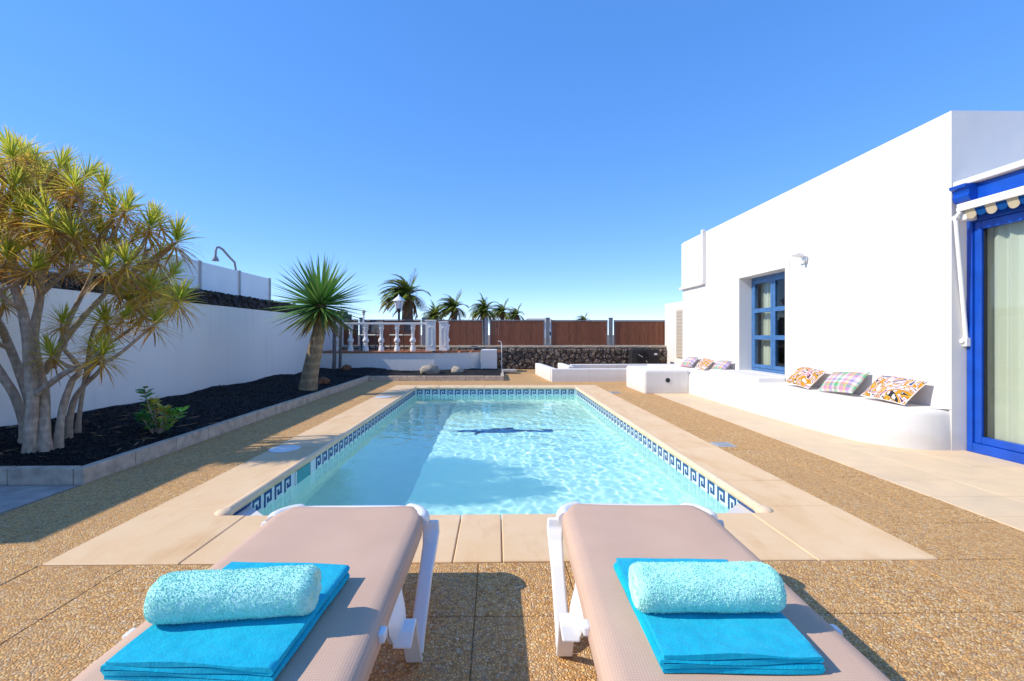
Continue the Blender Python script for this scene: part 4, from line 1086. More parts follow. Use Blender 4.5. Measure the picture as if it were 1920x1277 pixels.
# ------------------------------------------------------------------ sun loungers
LZ = 0.336
def make_lounger(label, loc, rz):
    """local origin on the ground under the foot end's middle; the bed runs towards -y"""
    t = thing('sun_lounger', label, 'sun lounger', loc, (0,0,rz), 'sun loungers in front of the pool')
    hw = 0.300
    prof = [(-hw-0.004, -0.075), (-hw-0.008, -0.045), (-hw-0.003, -0.018), (-hw+0.014, -0.004), (-hw+0.045, 0.0)]
    prof = prof + [(-0.15, -0.004), (0, -0.006), (0.15, -0.004)] + [(-a, z) for a,z in prof[::-1]]
    ysec = [0.0, -0.006, -0.02, -0.05, -0.09, -0.13, -0.2] + [-0.2-0.1*i for i in range(1, 18)]
    P = []
    for y in ysec:
        f = 1.0 - 0.17*max(0, 1+y/0.12)**1.6 if y > -0.12 else 1.0
        drop = -0.03*max(0, 1+y/0.02)**2 if y > -0.02 else 0
        P.append([(x*f, y, LZ+z*(1 if y < -0.12 else 0.75)+drop - 0.003*math.sin(y*7)**2) for x,z in prof])
    b = MB(); b.grid([r[::-1] for r in P]); part('sling', b, M['fabric'], t, local=True)
    # frame tube
    b = MB(); pts = []; ox, oy, rr = 0.272, 0.016, 0.10
    for cx, cy, a0 in ((ox-rr, oy-rr, 0), (-ox+rr, oy-rr, 90), (-ox+rr, -1.90+rr, 180), (ox-rr, -1.90+rr, 270)):
        for i in range(7): a = R(a0+15*i); pts.append((cx+rr*math.cos(a), cy+rr*math.sin(a), LZ-0.036))
    b.tube(pts, 0.024, 10, closed=True, sq=1.0); part('frame', b, M['wplastic'], t, local=True)
    for sx in (-1, 1):
        # moulded corner cap
        b = MB(); cp = []
        for i in range(9):
            a = R(-8 + 90*i/8) ; cp.append((sx*(ox-rr+0.024+rr*math.cos(a)), oy-rr+rr*math.sin(a), LZ-0.034))
        b.tube(cp, [0.026]+[0.033]*7+[0.022], 12); part('corner_cap', b, M['wplastic'], t, local=True)
        # swept leg strip: front strut, foot, rear strut curling into a cup
        def strip(pts, ws, x, th=0.016):
            b = MB(); pts = [Vector((0, *p)) for p in pts]; n = len(pts); rows = []
            for i,p in enumerate(pts):
                d = (pts[min(i+1,n-1)]-pts[max(i-1,0)]).normalized(); nn = Vector((0, -d.z, d.y)); w = ws[i]/2
                xo = x[i] if hasattr(x, '__len__') else x
                rows.append([(sx*xo-w, *(p+nn*th/2).yz), (sx*xo+w, *(p+nn*th/2).yz), (sx*xo+w, *(p-nn*th/2).yz), (sx*xo-w, *(p-nn*th/2).yz)])
            m = n; vs = [v for r in rows for v in r]
            fs = [(i*4+k, i*4+(k+1)%4, (i+1)*4+(k+1)%4, (i+1)*4+k) for i in range(n-1) for k in range(4)] + [(3,2,1,0), tuple(range((n-1)*4, n*4))]
            b.add(vs, fs); return b
        fy = -0.455
        pts = [(-0.045, LZ-0.05), (-0.055, LZ-0.09), (-0.10, LZ-0.13), (fy*0.5, 0.165), (fy+0.045, 0.045), (fy+0.012, 0.012)]
        lg = part('leg', strip(pts, [0.07, 0.068, 0.058, 0.05, 0.048, 0.05], [0.325, 0.33, 0.332, 0.335, 0.335, 0.335], 0.030), M['wplastic'], t, local=True, bev=0.007)
        pts = [(fy+0.004, 0.010), (fy-0.012, 0.010), (fy-0.05, 0.075), (fy-0.10, 0.165), (fy-0.125, 0.205), (fy-0.15, 0.222), (fy-0.185, 0.212), (fy-0.205, 0.18)]
        part('rear_strut', strip(pts, [0.05, 0.052, 0.052, 0.052, 0.056, 0.06, 0.06, 0.05], 0.335, 0.014), M['wplastic'], lg, local=True, bev=0.004)
        # scooped cup holding the strut under the side rail
        b = MB(); P = []
        for i in range(13):
            t_ = i/12; y = fy-0.05-0.20*t_; r = []
            for j in range(7):
                s = j/6; zz = LZ-0.045 - 0.125*s*(math.sin(PI*min(1,max(0,t_)))**0.6); xx = 0.292 + 0.035*math.sin(PI*s*0.9)*math.sin(PI*t_) + 0.012*s
                r.append((sx*xx, y, zz))
            P.append(r)
        b.grid(P); P2 = [[(q[0]-sx*0.010, q[1], q[2]) for q in r] for r in P][::-1]; b.grid(P2)
        part('leg_cup', b, M['wplastic'], lg, local=True)
        pts = [(-1.55, LZ-0.05), (-1.60, 0.18), (-1.66, 0.010), (-1.69, 0.010), (-1.74, 0.14), (-1.80, LZ-0.06)]
        part('leg', strip(pts, [0.06]*6, 0.31, 0.024), M['wplastic'], t, local=True, bev=0.006)
        b = MB(); b.box(sx*0.312-0.010, sx*0.312+0.010, -0.80, -0.765, LZ-0.05, LZ-0.022); part('clip', b, M['wplastic'], t, local=True, bev=0.006)
    return t
LA = (-0.596, 1.925, 0); LB = (0.578, 1.930, 0)
make_lounger('taupe sling sun lounger with white legs on the left, shadowed gap beside it', LA, 0.0)
make_lounger('taupe sling sun lounger with white legs on the right, nearer the house', LB, R(-2.6))

# ------------------------------------------------------------------ towels
def folded_towel(label, loc, rz, w, d, flip=1):
    b = MB(); lay = 0.0108; th = 0.0086
    path = []; nl = 4
    for k in range(nl):
        z = lay*(k+0.5); xs = np.linspace(-w/2+0.008, w/2-0.008, 10)
        if k % 2: xs = xs[::-1]
        ins_ = 0.0 if k < 2 else 0.008
        for x in xs: path.append((float(x)*(1-ins_*2) , z))
        if k < nl-1:
            s = 1 if k % 2 == 0 else -1
            for a in (-50, 0, 50): path.append((s*(w/2-0.006 + 0.006*math.cos(R(a)) - (0.004 if k == 1 else 0)), z + lay/2 + lay/2*math.sin(R(a))))
    n = len(path); L = []; Rr = []
    for i,(x,z) in enumerate(path):
        a = path[max(i-1,0)]; c = path[min(i+1,n-1)]; dx, dz = c[0]-a[0], c[1]-a[1]; l = math.hypot(dx,dz) or 1
        nx_, nz_ = -dz/l, dx/l; L.append((x+nx_*th/2, z+nz_*th/2)); Rr.append((x-nx_*th/2, z-nz_*th/2))
    loop = L + Rr[::-1]; m = len(loop); ns = 26; rows = []
    for j in range(ns+1):
        y = -d/2 + d*j/ns; r = []
        for i,(x,z) in enumerate(loop):
            q = Vector((x*7, y*7, z*60+loc[0]*5))
            edge = 1.0
            wob = mnoise.noise(q)*0.0032*(0.3+z/0.043) 
            sag = 0.003*math.sin(y*9+x*4)*(z/0.043)
            lip = 0.0035*(z/0.043)*math.exp(-((y+d/2)/0.03)**2)*math.sin(x*22+z*200)
            r.append((flip*(x + 0.004*mnoise.noise(Vector((y*6, z*90, 2)))), y + 0.004*mnoise.noise(Vector((x*5, z*150, 9)))*(1 if j in (0, ns) else 0.4), max(0.0005, z+wob+sag*0.4+lip)))
        rows.append(r)
    vs = [v for r in rows for v in r]
    fs = [(j*m+i, j*m+(i+1)%m, (j+1)*m+(i+1)%m, (j+1)*m+i) for j in range(ns) for i in range(m)]
    if flip < 0: fs = [f[::-1] for f in fs]
    b.add(vs, fs, True)
    # ends
    half = len(L)
    for j, sgn in ((0, 1), (ns, -1)):
        for i in range(half-1):
            q = (j*m+i, j*m+i+1, j*m+m-2-i, j*m+m-1-i); b.f.append(q if sgn*flip > 0 else q[::-1]); b.sm.append(False)
    t = link('folded_towel', b.mesh('folded_towel'), M['towel'], None, loc); t.rotation_euler = (0,0,rz)
    return tag(t, label, 'towel', 'folded towels on the loungers')
TZ0 = LZ - 0.004
folded_towel('folded bright blue towel on the left lounger', (-0.628, 1.150, TZ0), R(-3.5), 0.365, 0.41)
folded_towel('folded bright blue towel on the right lounger', (0.522, 1.160, TZ0), R(-1.0), 0.345, 0.41)
def roll(label, loc, rz, L, r, seed):
    rnd = random.Random(seed); b = MB(); nl, ns = 46, 40; P = []
    for i in range(nl+1):
        t = -1+2*i/nl; e = 1.0 - 0.16*max(0, (abs(t)-0.86)/0.14)**2.2
        row = []
        for k in range(ns):
            a = 2*PI*k/ns
            rr = r*e*(1 + 0.05*mnoise.noise(Vector((t*2.2, math.cos(a)*1.3+seed, math.sin(a)*1.3))) + 0.02*mnoise.noise(Vector((t*14, math.cos(a)*7, math.sin(a)*7+seed))))
            z = rr*math.sin(a)*0.93
            if z < -r*0.80: z = -r*0.80 - (abs(z)-r*0.80)*0.3
            row.append((t*L/2 + 0.004*mnoise.noise(Vector((a*2, seed, t*3))), rr*math.cos(a)*1.05, z))
        P.append(row)
    vs = [p for rr in P for p in rr]
    fs = [(i*ns+k, i*ns+(k+1)%ns, (i+1)*ns+(k+1)%ns, (i+1)*ns+k) for i in range(nl) for k in range(ns)]
    fs = [f[::-1] for f in fs]
    b.add(vs, fs, True)
    for s in (-1, 1):                                   # spiral ends
        turns = 3.2; N = 64; base = len(b.v)
        for q in range(N+1):
            f = q/N; a = s*2*PI*turns*f; rr = r*(0.08+0.80*f); inn = 0.012*(1 if (q % 1 == 0) else 0)
            for w, dx in ((0.0, -0.004), (0.07, 0.004), (0.14, -0.004)):
                r2 = max(0.002, rr - r*w*1.6); b.v.append((s*(L/2+dx-0.001-0.008*f), r2*math.cos(a)*1.03, r2*math.sin(a)*0.9)); b.col.append((1,1,1))
        for q in range(N):
            for w in range(2):
                f4 = (base+q*3+w, base+(q+1)*3+w, base+(q+1)*3+w+1, base+q*3+w+1); b.f.append(f4); b.sm.append(True)
        c0 = len(b.v); ring_ = [(i) for i in range(ns)]; off = 0 if s < 0 else nl*ns
        b.v.append((s*(L/2-0.012), 0, 0)); b.col.append((1,1,1))
        for k in range(ns): b.f.append((c0, off+k, off+(k+1)%ns) if s < 0 else (c0, off+(k+1)%ns, off+k)); b.sm.append(True)
    t = link('rolled_towel', b.mesh('rolled_towel'), M['mint'], None, loc); t.rotation_euler = (0,0,rz)
    # terry pile: short loops standing off the surface
    f = MB()
    for q in range(20000):
        tt = rnd.uniform(-1, 1); a = rnd.uniform(0, 2*PI)
        i = int((tt+1)/2*nl); k = int(a/(2*PI)*ns) % ns
        fu, fv = rnd.random(), rnd.random(); i1, k1 = min(i+1, nl), (k+1) % ns; i = min(i, nl)
        p = Vector(P[i][k]).lerp(Vector(P[i1][k]), fu).lerp(Vector(P[i][k1]).lerp(Vector(P[i1][k1]), fu), fv)
        n = Vector((0, p.y, p.z)).normalized() + Vector((rnd.uniform(-.35,.35), rnd.uniform(-.3,.3), rnd.uniform(-.3,.3)))
        n.normalize(); h = rnd.uniform(0.0012, 0.003); sd = n.cross(Vector((rnd.uniform(-1,1), rnd.uniform(-1,1), rnd.uniform(-1,1)))).normalized()*rnd.uniform(0.0009, 0.0016)
        p = p - n*0.001; m1 = p + n*h*0.6; m2 = p + n*h + Vector((rnd.uniform(-1,1), rnd.uniform(-1,1), rnd.uniform(-1,1)))*0.0015
        f.add([p-sd, p+sd, m1+sd*1.2, m1-sd*1.2, m2], [(0,1,2,3),(3,2,4)], True)
    o = part('terry_pile', f, M['mint'], t, local=True); o['kind'] = 'stuff'
    return tag(t, label, 'towel', 'rolled towels on the loungers')
roll('rolled fluffy mint green towel on the left folded towel', (-0.628, 1.115, TZ0+0.042+0.047), R(5), 0.365, 0.056, 1)
roll('rolled fluffy mint green towel on the right folded towel', (0.520, 1.130, TZ0+0.042+0.047), R(-1), 0.350, 0.057, 5)

# ------------------------------------------------------------------ plants
def leaf_strip(b, base, dirv, L, w, droop, col, tipcol=None, n=4, twist=0.0, fold=0.0):
    d = Vector(dirv).normalized(); base = Vector(base)
    s = d.cross(Vector((0,0,1)))
    if s.length < 0.05: s = Vector((random.uniform(-1,1), random.uniform(-1,1), 0))
    s.normalize(); s = Matrix.Rotation(twist, 3, d) @ s
    vs = []; p = base.copy(); dd = d.copy(); cols = []
    tipcol = tipcol or col
    for i in range(n+1):
        t = i/n; ww = w*(0.55+0.9*t if t < 0.35 else (0.865)*(1-(t-0.35)/0.65)**0.8 + 0.02)
        vs += [p - s*ww/2, p + s*ww/2]
        c = tuple(col[k]*(1-t**2) + tipcol[k]*t**2 for k in range(3)); cols += [c, c]
        dd = (dd + Vector((0,0,-droop/n*(0.4+1.2*t)))).normalized(); p = p + dd*L/n
    bi = len(b.v); b.v += [tuple(v) for v in vs]; b.col += cols
    for i in range(n): b.f.append((bi+2*i, bi+2*i+1, bi+2*i+3, bi+2*i+2)); b.sm.append(True)

def rosette_mesh(seed, nleaf=110, L=0.255):
    random.seed(seed); b = MB()
    for i in range(nleaf):
        t = i/nleaf; el = R(86 - 118*t**0.9 + random.uniform(-9, 9)); az = i*2.39996 + random.uniform(-.25,.25)
        d = Vector((math.cos(az)*math.cos(el), math.sin(az)*math.cos(el), math.sin(el)))
        base = Vector((0,0,0.05*(1-t)-0.05*t)) + d*0.012
        if t < 0.45: c = (0.46+0.16*random.random(), 0.53+0.12*random.random(), 0.06); tip = (0.74, 0.64, 0.13)
        elif t < 0.72: c = (0.76+0.12*random.random(), 0.56+0.08*random.random(), 0.08); tip = (0.80, 0.52, 0.12)
        else: c = (0.76, 0.43+0.08*random.random(), 0.09); tip = (0.68, 0.33, 0.10)
        if t > 0.92: c = (0.50, 0.25, 0.08); tip = (0.40, 0.18, 0.06)
        leaf_strip(b, base, d, L*random.uniform(0.75,1.1)*(0.75+0.35*min(1,t*2)), 0.0145*random.uniform(.8,1.2), random.uniform(0.15,0.55)+0.4*t, c, tip, 4, random.uniform(-.4,.4))
    return b.mesh('leaf_rosette')
ros = [rosette_mesh(s) for s in range(5)]
for r_ in ros: r_.materials.append(M['leafA'])
random.seed(21)
tb = G(70, 850, 0.12)
dt = thing('dracaena_tree', 'large multi trunked dracaena with spiky yellow green rosettes at the left edge', 'tree', (tb.x, tb.y, 0.05))
def smooth_path(pts, sub=5):
    pts = [Vector(p) for p in pts]; out = []
    for i in range(len(pts)-1):
        p0 = pts[max(i-1,0)]; p1 = pts[i]; p2 = pts[i+1]; p3 = pts[min(i+2,len(pts)-1)]
        for k in range(sub):
            t = k/sub
            out.append(0.5*((2*p1)+(p2-p0)*t+(2*p0-5*p1+4*p2-p3)*t*t+(3*p1-p0-3*p2+p3)*t**3))
    out.append(pts[-1]); return out
TR = [  # (pixel x, pixel y, depth) chains and radius at base, top
    ([(56,852,3.62),(58,795,3.66),(61,743,3.70),(55,690,3.72),(52,640,3.74),(42,582,3.76),(24,525,3.78),(22,465,3.8),(38,390,3.82),(45,345,3.82)], .062, .030),
    ([(61,743,3.70),(85,726,3.70),(124,698,3.68),(150,690,3.66)], .036, .022),
    ([(83,842,3.68),(82,780,3.74),(82,737,3.8),(70,681,3.86),(64,625,3.9),(75,560,3.95),(75,513,3.95),(110,465,3.9),(128,430,3.9)], .058, .026),
    ([(108,828,3.78),(118,765,3.82),(135,715,3.85),(149,692,3.85),(120,655,3.82)], .042, .02),
    ([(127,806,4.05),(138,754,4.08),(155,726,4.1),(192,687,4.1),(186,655,4.1)], .036, .018),
    ([(146,803,4.2),(152,754,4.22),(161,698,4.25),(175,620,4.3),(205,580,4.3)], .026, .016),
    ([(45,835,3.8),(45,794,3.8),(28,743,3.76),(0,698,3.7),(-40,630,3.66),(-60,560,3.6)], .05, .03),
    ([(70,800,3.9),(45,720,3.95),(28,675,4.0),(5,619,4.05),(-20,560,4.1),(-10,470,4.1),(5,400,4.1)], .05, .028),
    ([(75,553,3.9),(100,530,3.85),(125,511,3.82),(170,486,3.78),(185,453,3.75)], .028, .018),
    ([(82,700,4.0),(120,640,4.05),(160,590,4.08),(195,553,4.1),(225,511,4.1),(263,466,4.1),(276,440,4.1)], .036, .018),
    ([(195,553,4.1),(238,516,4.05),(270,490,4.0),(276,470,4.0)], .022, .016),
    ([(238,516,4.05),(278,490,4.1),(296,478,4.12),(321,460,4.12)], .018, .014),
    ([(155,726,4.1),(185,660,4.1),(222,633,4.1),(254,610,4.08),(290,575,4.05)], .024, .014),
    ([(20,525,3.8),(-10,470,3.7),(-30,400,3.6)], .03, .02),
    ([(42,582,3.76),(10,560,3.6),(-20,520,3.5)], .026, .018),
    ([(75,540,4.0),(95,470,4.2),(120,400,4.3),(150,370,4.3)], .03, .018),
    ([(100,690,4.2),(130,600,4.35),(170,520,4.4),(200,430,4.4),(215,400,4.4)], .032, .018)]
nodes = []
for ch, ra, rb in TR:
    pts = smooth_path([AT(x,y,d) for x,y,d in ch])
    if ch[0][1] > 798: pts[0].z = min(pts[0].z, 0.05)
    n = len(pts); rad = [0.80*(ra + (rb-ra)*(i/(n-1))**0.8) * (1 + 0.10*mnoise.noise(pts[i]*9)) for i in range(n)]
    if ch[0][1] > 798: rad[0] *= 1.35; rad[1] *= 1.12
    b = MB(); b.tube(pts, rad, 10); part('trunk', b, M['barkA'], dt)
    nodes += [(p, rad[i]) for i,p in enumerate(pts) if p.z > 0.75]
heads = [(25,292),(5,322),(58,312),(95,330),(8,385),(42,345),(100,345),(158,325),(120,365),(85,395),(150,378),(128,415),(195,352),(188,432),(235,388),(214,402),(175,400),(280,420),(330,447),(252,440),(300,412),(130,490),(100,470),(200,500),(236,490),(282,540),(318,512),(308,562),(250,560),(60,440),(18,430),(12,480),(60,500),(160,460),(115,600),(200,600),(180,640),(98,660),(190,662),(8,560),(230,590),(270,580),(335,556),(70,300),(130,322),(215,455),(265,505),(300,480),(225,540),(60,400),(140,440),(290,600),
         (20,350),(70,350),(45,290),(110,310),(140,345),(100,420),(35,400),(30,460),(120,455),
         (-30,300),(-70,330),(-50,400),(-100,380),(-40,480),(-90,470),(-140,420),(-70,560),(-130,520),(-180,470),(-30,620),(-100,600)]
for i,(x,y) in enumerate(heads):
    d = random.uniform(3.5, 4.5)
    if (x, y) in ((188,432),(282,540),(330,447),(98,660),(115,600)): d = 3.75
    p = AT(x, y+8, d)
    if p.x < BWX + 0.25: p = AT(x, y+8, 3.6)
    best = min(nodes, key=lambda q: (q[0]-p).length + max(0, q[0].z-p.z+0.12)*4)
    q = best[0]; L = (p-q).length
    up = Vector((0,0,1)); out = (p-q)
    if L > 0.05:
        mid1 = q.lerp(p, 0.4) + Vector((random.uniform(-.03,.03), random.uniform(-.03,.03), -0.10*L)); mid2 = q.lerp(p, 0.78) + Vector((0,0,-0.05*L))
        pts = smooth_path([q, mid1, mid2, p], 4); n = len(pts)
        r0 = min(best[1]*0.8, 0.024); b = MB(); b.tube(pts, [r0+(0.011-r0)*k/(n-1) for k in range(n)], 7); part('branch', b, M['barkA'], dt)
        od = (pts[-1]-pts[-3]).normalized()
    else: od = up
    od = (od*0.6 + up*0.9 + Vector((random.uniform(-.3,.3), random.uniform(-.3,.3), 0))).normalized()
    o = link('leaf_rosette', ros[i % 5], None, dt, tuple(p - dt.location))
    o.rotation_euler = (od.to_track_quat('Z','Y') @ Matrix.Rotation(random.uniform(0,6.28), 3, 'Z').to_quaternion()).to_euler()
    s = random.uniform(0.82, 1.12)*(0.82 if y > 540 else 1.0); o.scale = (s,s,s)

# dragon tree with one round crown
p0 = G(577, 728, 0.12); Dd = (p0.y/math.cos(YAW))
dg = thing('dragon_tree', 'dragon tree with thick ringed trunk and round crown of long sword leaves', 'tree', (p0.x, p0.y, 0.05))
dep = (p0 - CP).dot(FW)
tp_ = [AT(577,735,dep), AT(581,705,dep), AT(588,670,dep), AT(594,640,dep), AT(599,612,dep), AT(601,566,dep)]
tp_[0].z = 0.04
b = MB(); b.tube(smooth_path(tp_, 4), [0.150*(1-0.38*(i/20)) * (1.06 if i < 3 else 1) for i in range(21)], 18); part('trunk', b, M['barkB'], dg)
random.seed(5)
cc = AT(601, 572, dep); b = MB()
NL = 330
for i in range(NL):
    t = (i+0.5)/NL; sz = 1 - 1.78*t; az = i*2.39996; rr = math.sqrt(max(0, 1-sz*sz))
    d = Vector((rr*math.cos(az), rr*math.sin(az), sz)) + Vector((random.uniform(-.08,.08),)*3)
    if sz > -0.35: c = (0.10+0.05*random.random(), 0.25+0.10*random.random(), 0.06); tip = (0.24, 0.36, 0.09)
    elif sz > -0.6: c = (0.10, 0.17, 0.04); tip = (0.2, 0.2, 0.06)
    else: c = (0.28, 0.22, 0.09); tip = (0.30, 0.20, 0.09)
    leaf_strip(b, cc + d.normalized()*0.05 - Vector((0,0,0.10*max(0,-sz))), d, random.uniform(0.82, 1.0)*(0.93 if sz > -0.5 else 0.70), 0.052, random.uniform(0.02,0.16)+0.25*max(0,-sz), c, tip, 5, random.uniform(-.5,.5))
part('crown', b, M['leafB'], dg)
# twin thin palms behind it
for px, lab in ((627, 'thin ringed trunk of a small palm behind the dragon tree, thicker of the pair'), (638, 'thin dark ringed trunk of a small palm nearer the balustrade')):
    yb_ = 11.3 if px == 627 else 11.5
    p = ONY(px-1.5, 690, yb_); q = ONY(px+ (0 if px == 627 else 1), 590, yb_)
    t = thing('slender_palm', lab, 'palm', (p.x, yb_, 0.1), group='slender palms behind the dragon tree')
    b = MB(); b.tube(smooth_path([(p.x, yb_, 0.08), (p.x+0.02, yb_, 0.5), (q.x, yb_, q.z-0.1)], 5), [0.062 if px == 627 else 0.05]+[0.046 if px == 627 else 0.036]*9+[0.034], 10); part('trunk', b, M['barkT'], t)
    b = MB(); top = Vector((q.x, yb_, q.z-0.1))
    for i in range(26):
        a = i*2.4; el = R(random.uniform(-10, 75)); leaf_strip(b, top, (math.cos(a)*math.cos(el), math.sin(a)*math.cos(el), math.sin(el)), random.uniform(.28,.42), 0.03, 0.7, (0.06,0.14,0.035), (0.12,0.18,0.05), 5)
    part('crown', b, M['leafB'], t)

# palms beyond the fence
def palm_crown(seed, wind, nf=56):
    random.seed(seed); b = MB()
    for i in range(nf):
        az = i*2.39996; el = R(80 - 95*(i/nf) + random.uniform(-8,8))
        d = Vector((math.cos(az)*math.cos(el), math.sin(az)*math.cos(el), math.sin(el))) + Vector((-wind*0.45, 0, 0)); d.normalize()
        L = random.uniform(1.35, 1.85); n = 16; p = Vector((0,0,0)); dd = d.copy()
        g_ = (0.18+0.10*random.random(), 0.27+0.09*random.random(), 0.05) if i < nf*0.8 else (0.24, 0.17, 0.08)
        pts = []
        for k in range(n+1):
            pts.append((p.copy(), dd.copy())); dd = (dd + Vector((-wind*0.05, 0, -0.085-0.05*k/n))).normalized(); p = p + dd*L/n
        b.tube([q[0] for q in pts], [0.03*(1-0.85*k/n) for k in range(n+1)], 4, col=(0.16,0.17,0.06))
        for k in range(2, n+1):
            for sgn in (-1, 1):
                for h in (0, 0.5):
                    q, dq = pts[k]; q = q - dq*L/n*h
                    s = dq.cross(Vector((0,0,1))).normalized()*sgn
                    ld = (s*0.75 + dq*0.75 + Vector((-wind*0.25,0,0.28-0.25*random.random()))).normalized()
                    leaf_strip(b, q, ld, 0.46*math.sin(PI*min(1, (k+1)/n*0.8+0.15))+0.08, 0.062, 0.5, g_, (g_[0]*1.7, g_[1]*1.25, g_[2]), 2)
    return b.mesh('crown')
crA = palm_crown(3, 0.95); crB = palm_crown(8, 0.45); 
for c_ in (crA, crB): c_.materials.append(M['leafP'])
PALMS = [  # crown pixel, depth, crown mesh, scale, trunk radius, label
    (764, 556, 33, crA, 1.35, 0.40, 'tall windblown palm with thick trunk behind the street lamp'),
    (852, 579, 42, crA, 1.15, 0.26, 'windblown palm beyond the fence above the terrace pillar'),
    (815, 594, 40, crB, 0.85, 0.22, 'low palm crown barely above the fence between two taller palms'),
    (908, 584, 46, crB, 1.10, 0.26, 'round headed palm above the first right fence post'),
    (942, 586, 50, crA, 1.00, 0.24, 'palm beyond the fence close beside the round headed one'),
    (968, 592, 48, crA, 0.85, 0.22, 'small palm at the right end of the palm row'),
    (1095, 603, 55, crA, 0.75, 0.24, 'lone palm tip showing over the right fence panels')]
for i,(x,y,d,cr,s,tr,lab) in enumerate(PALMS):
    p = AT(x, y, d)
    t = thing('palm_tree', lab, 'palm', (p.x, p.y, -0.06), group='palms beyond the fence')
    b = MB(); h = p.z+0.06; n = 12; tp2 = [(0.0 + 0.25*math.sin(k/n*1.5)*0, 0, h*k/n) for k in range(n+1)]
    b.tube(tp2, [tr*(1.25 if k == 0 else 1.0 + 0.05*math.sin(k*2)) for k in range(n+1)], 12); part('trunk', b, M['barkP'], t, local=True)
    b = MB(); b.lathe([(tr*0.9, -0.5), (tr*1.35, -0.25), (tr*1.3, 0.0), (tr*0.4, 0.2)], (0,0,h), 12); part('crownshaft', b, M['barkP'], t, local=True)
    o = link('crown', cr, None, t, (0,0,h+0.05)); o.scale = (s,s,s); o.rotation_euler = (0, 0, random.uniform(-.5,.5))

# street lamp beyond the fence
p = AT(748, 592, 20)
lp = thing('street_lamp', 'street lamp with pale hexagonal lantern on a dark post behind the fence', 'street lamp', (p.x, p.y, -0.06))
zb3 = 1.05 + (628-577)*20/853; zt3 = 1.05 + (628-562)*20/853; ztt = 1.05 + (628-551)*20/853
b = MB(); b.tube([(0,0,0),(0,0,0.6),(0,0,zb3-0.12)], [0.09,0.06,0.05], 10); b.lathe([(0.05,-0.15),(0.09,-0.10),(0.05,-0.05),(0.12,-0.02),(0.12,0.02)], (0,0,zb3), 12); part('post', b, M['darkmetal'], lp, local=True)
fz0, fz1 = zb3+0.02, zt3
b = MB(); n = 6; r0, r1 = 0.14, 0.22
vs = [(r0*math.cos(2*PI*i/n), r0*math.sin(2*PI*i/n), fz0) for i in range(n)] + [(r1*math.cos(2*PI*i/n), r1*math.sin(2*PI*i/n), fz1) for i in range(n)]
b.add(vs, [(i,(i+1)%n,n+(i+1)%n,n+i) for i in range(n)] + [tuple(range(n-1,-1,-1)), tuple(range(n,2*n))]); part('lantern', b, M['frost'], lp, local=True)
for i in range(n):
    b = MB(); b.tube([tuple(1.01*c if k < 2 else c for k,c in enumerate(vs[i])), tuple(1.01*c if k < 2 else c for k,c in enumerate(vs[n+i]))], 0.012, 5); part('lantern_bar', b, M['greymetal'], lp, local=True)
b = MB(); b.lathe([(0.29,fz1+0.001),(0.27,fz1+0.03),(0.12,ztt-0.10),(0.05,ztt-0.04),(0.03,ztt),(0.005,ztt+0.05)], (0,0,0), 12); part('lantern_roof', b, M['walu'], lp, local=True)
b = MB(); b.tube([(0.04,0,zb3-0.10),(0.15,0,zb3-0.03),(0.22,0,zb3-0.10),(0.20,0,zb3-0.2)], 0.02, 6); part('scroll', b, M['terracotta'], lp, local=True)

# small shrub in the gravel
sp = G(297, 800, 0.14)
shb = thing('small_shrub', 'small green and yellow leaved shrub growing in the black gravel', 'shrub', (sp.x, sp.y, soil(sp.x, sp.y)-0.02))
random.seed(12); bs = MB(); bl = MB()
def oval(b, p, d, L, w, col):
    d = d.normalized(); s = d.cross(Vector((0,0,1)))
    if s.length < 0.1: s = Vector((1,0,0))
    s.normalize(); s = Matrix.Rotation(random.uniform(-.7,.7), 3, d) @ s; u = s.cross(d).normalized()
    vs = [p, p+d*L*.3+s*w*.42, p+d*L*.65+s*w*.46, p+d*L-u*L*.12, p+d*L*.65-s*w*.46, p+d*L*.3-s*w*.42, p+d*L*.45-u*w*.12]
    b.add(vs, [(0,1,6),(1,2,6),(2,3,6),(3,4,6),(4,5,6),(5,0,6)], True, col)
dsp = (sp-CP).dot(FW)
STEMS = [((295,798),(278,760),(270,725),16,(0.05,0.14,0.02)), ((297,798),(290,770),(286,748),14,(0.30,0.25,0.03)), ((300,798),(308,780),(307,762),12,(0.26,0.24,0.03)), ((302,798),(318,780),(325,769),11,(0.12,0.26,0.03)), ((303,798),(330,785),(341,770),10,(0.14,0.28,0.03)), ((290,798),(270,788),(262,780),16,(0.04,0.13,0.03)), ((300,798),(312,795),(315,790),7,(0.16,0.27,0.03)), ((290,798),(280,780),(283,768),14,(0.05,0.15,0.03))]
for a_, b_, c_, nl_, col in STEMS:
    dd = dsp + random.uniform(-.12,.12)
    pts = smooth_path([Vector((sp.x+random.uniform(-.03,.03), sp.y+random.uniform(-.03,.03), soil(sp.x, sp.y)-0.03)), AT(*b_, dd), AT(*c_, dd)], 6)
    bs.tube(pts, [0.009*(1-0.6*k/(len(pts)-1)) for k in range(len(pts))], 6)
    for k in range(int(nl_*1.8)):
        f = 0.25+0.75*k/(nl_*1.8); i = min(len(pts)-1, int(f*(len(pts)-1))); p = pts[i]; az = k*2.4
        d = Vector((math.cos(az), math.sin(az), 0.25+0.8*f*random.random()))
        c = tuple(max(0.01, x*random.uniform(1.6,3.0)) for x in col)
        oval(bl, p, d, random.uniform(.065,.10), random.uniform(.04,.056), c)
part('stem', bs, M['barkA'], shb); part('foliage', bl, M['leafS'], shb)

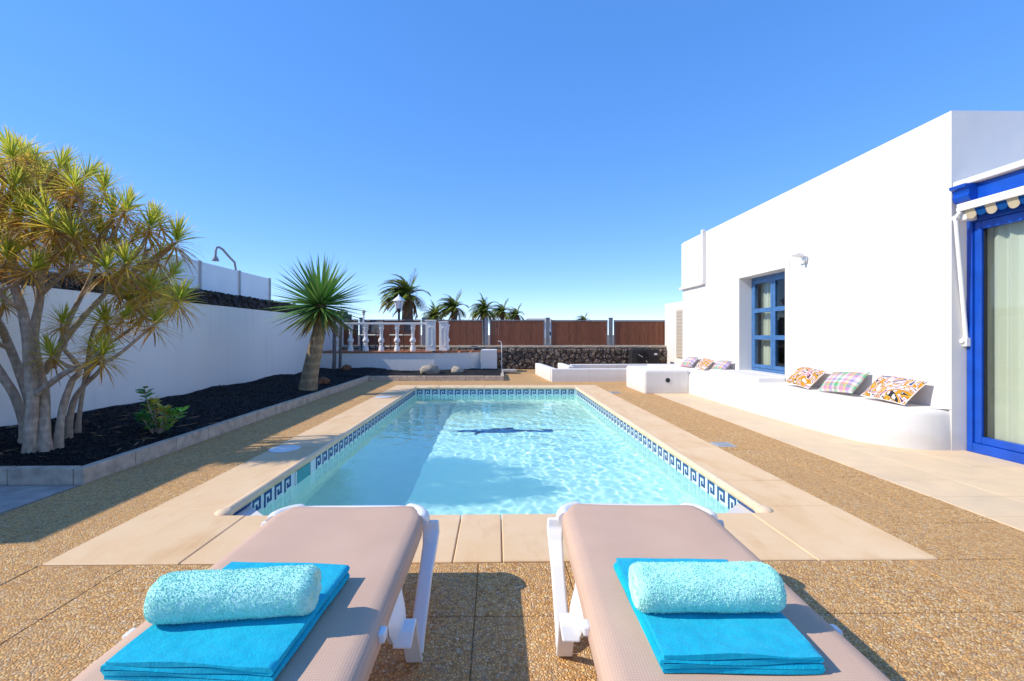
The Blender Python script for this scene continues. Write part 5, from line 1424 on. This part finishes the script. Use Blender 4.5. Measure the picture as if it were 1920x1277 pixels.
# rocks on the gravel
def rock(label, c, size, mat, seed, name='boulder'):
    bm = bmesh.new(); bmesh.ops.create_icosphere(bm, subdivisions=3, radius=1)
    for v in bm.verts:
        n = mnoise.noise(v.co*1.3+Vector((seed,0,0)))*0.32 + mnoise.noise(v.co*3.1+Vector((seed,5,0)))*0.14 + mnoise.noise(v.co*7+Vector((0,seed,0)))*0.05
        v.co = v.co*(1+n); v.co.z = max(v.co.z, -0.55)
        v.co = Vector((v.co.x*size[0], v.co.y*size[1], v.co.z*size[2]))
    me = bpy.data.meshes.new(name); bm.to_mesh(me); bm.free(); me.polygons.foreach_set('use_smooth', [seed % 2 == 0]*len(me.polygons))
    o = link(name, me, mat, None, c); o.rotation_euler.z = seed; return tag(o, label, 'rock')
def onsoil(x, y, Y): p = ONY(x, y, Y); return p.x, Y
for (px, Y, sz, mat, sd, lab) in ((807, 11.2, (0.27,0.18,0.15), 'palerock', 4, 'pale pitted boulder on the gravel before the terrace wall'), (857, 11.5, (0.16,0.12,0.10), 'palerock', 6, 'smaller pale rock on the gravel right of the pitted boulder'),
                                  (605, 9.0, (0.15,0.12,0.08), 'redrock', 8, 'flat reddish brown rock beside the dragon tree trunk'), (650, 11.3, (0.11,0.10,0.09), 'redrock', 10, 'small red rock at the foot of the slender palms')):
    x, Y = onsoil(px, 690, Y); rock(lab, (x, Y, soil(x, Y)+sz[2]*0.38), sz, M[mat], sd)

# a pale house far beyond the fence
p = AT(1012, 601, 160); fh = thing('far_house', 'pale low house roof far beyond the fence right of the palms', 'house', (p.x, p.y, -0.06))
b = MB(); b.box(-6, 6, 0, 9, 0, p.z-0.6); part('wall', b, M['white'], fh, local=True)
b = MB(); z0 = p.z-0.6; b.add([(-6.4,-.4,z0),(6.4,-.4,z0),(6.4,9.4,z0),(-6.4,9.4,z0),(-4,4.5,z0+1.6),(4,4.5,z0+1.6)], [(0,1,5,4),(1,2,5),(2,3,4,5),(3,0,4),(3,2,1,0)]); part('roof', b, M['concrete'], fh, local=True)
for k in range(3):
    b = MB(); b.box(-4.5+3.5*k, -3.0+3.5*k, -0.05, -0.001, 1.0, 2.2); part('window', b, M['darkmetal'], fh, local=True)
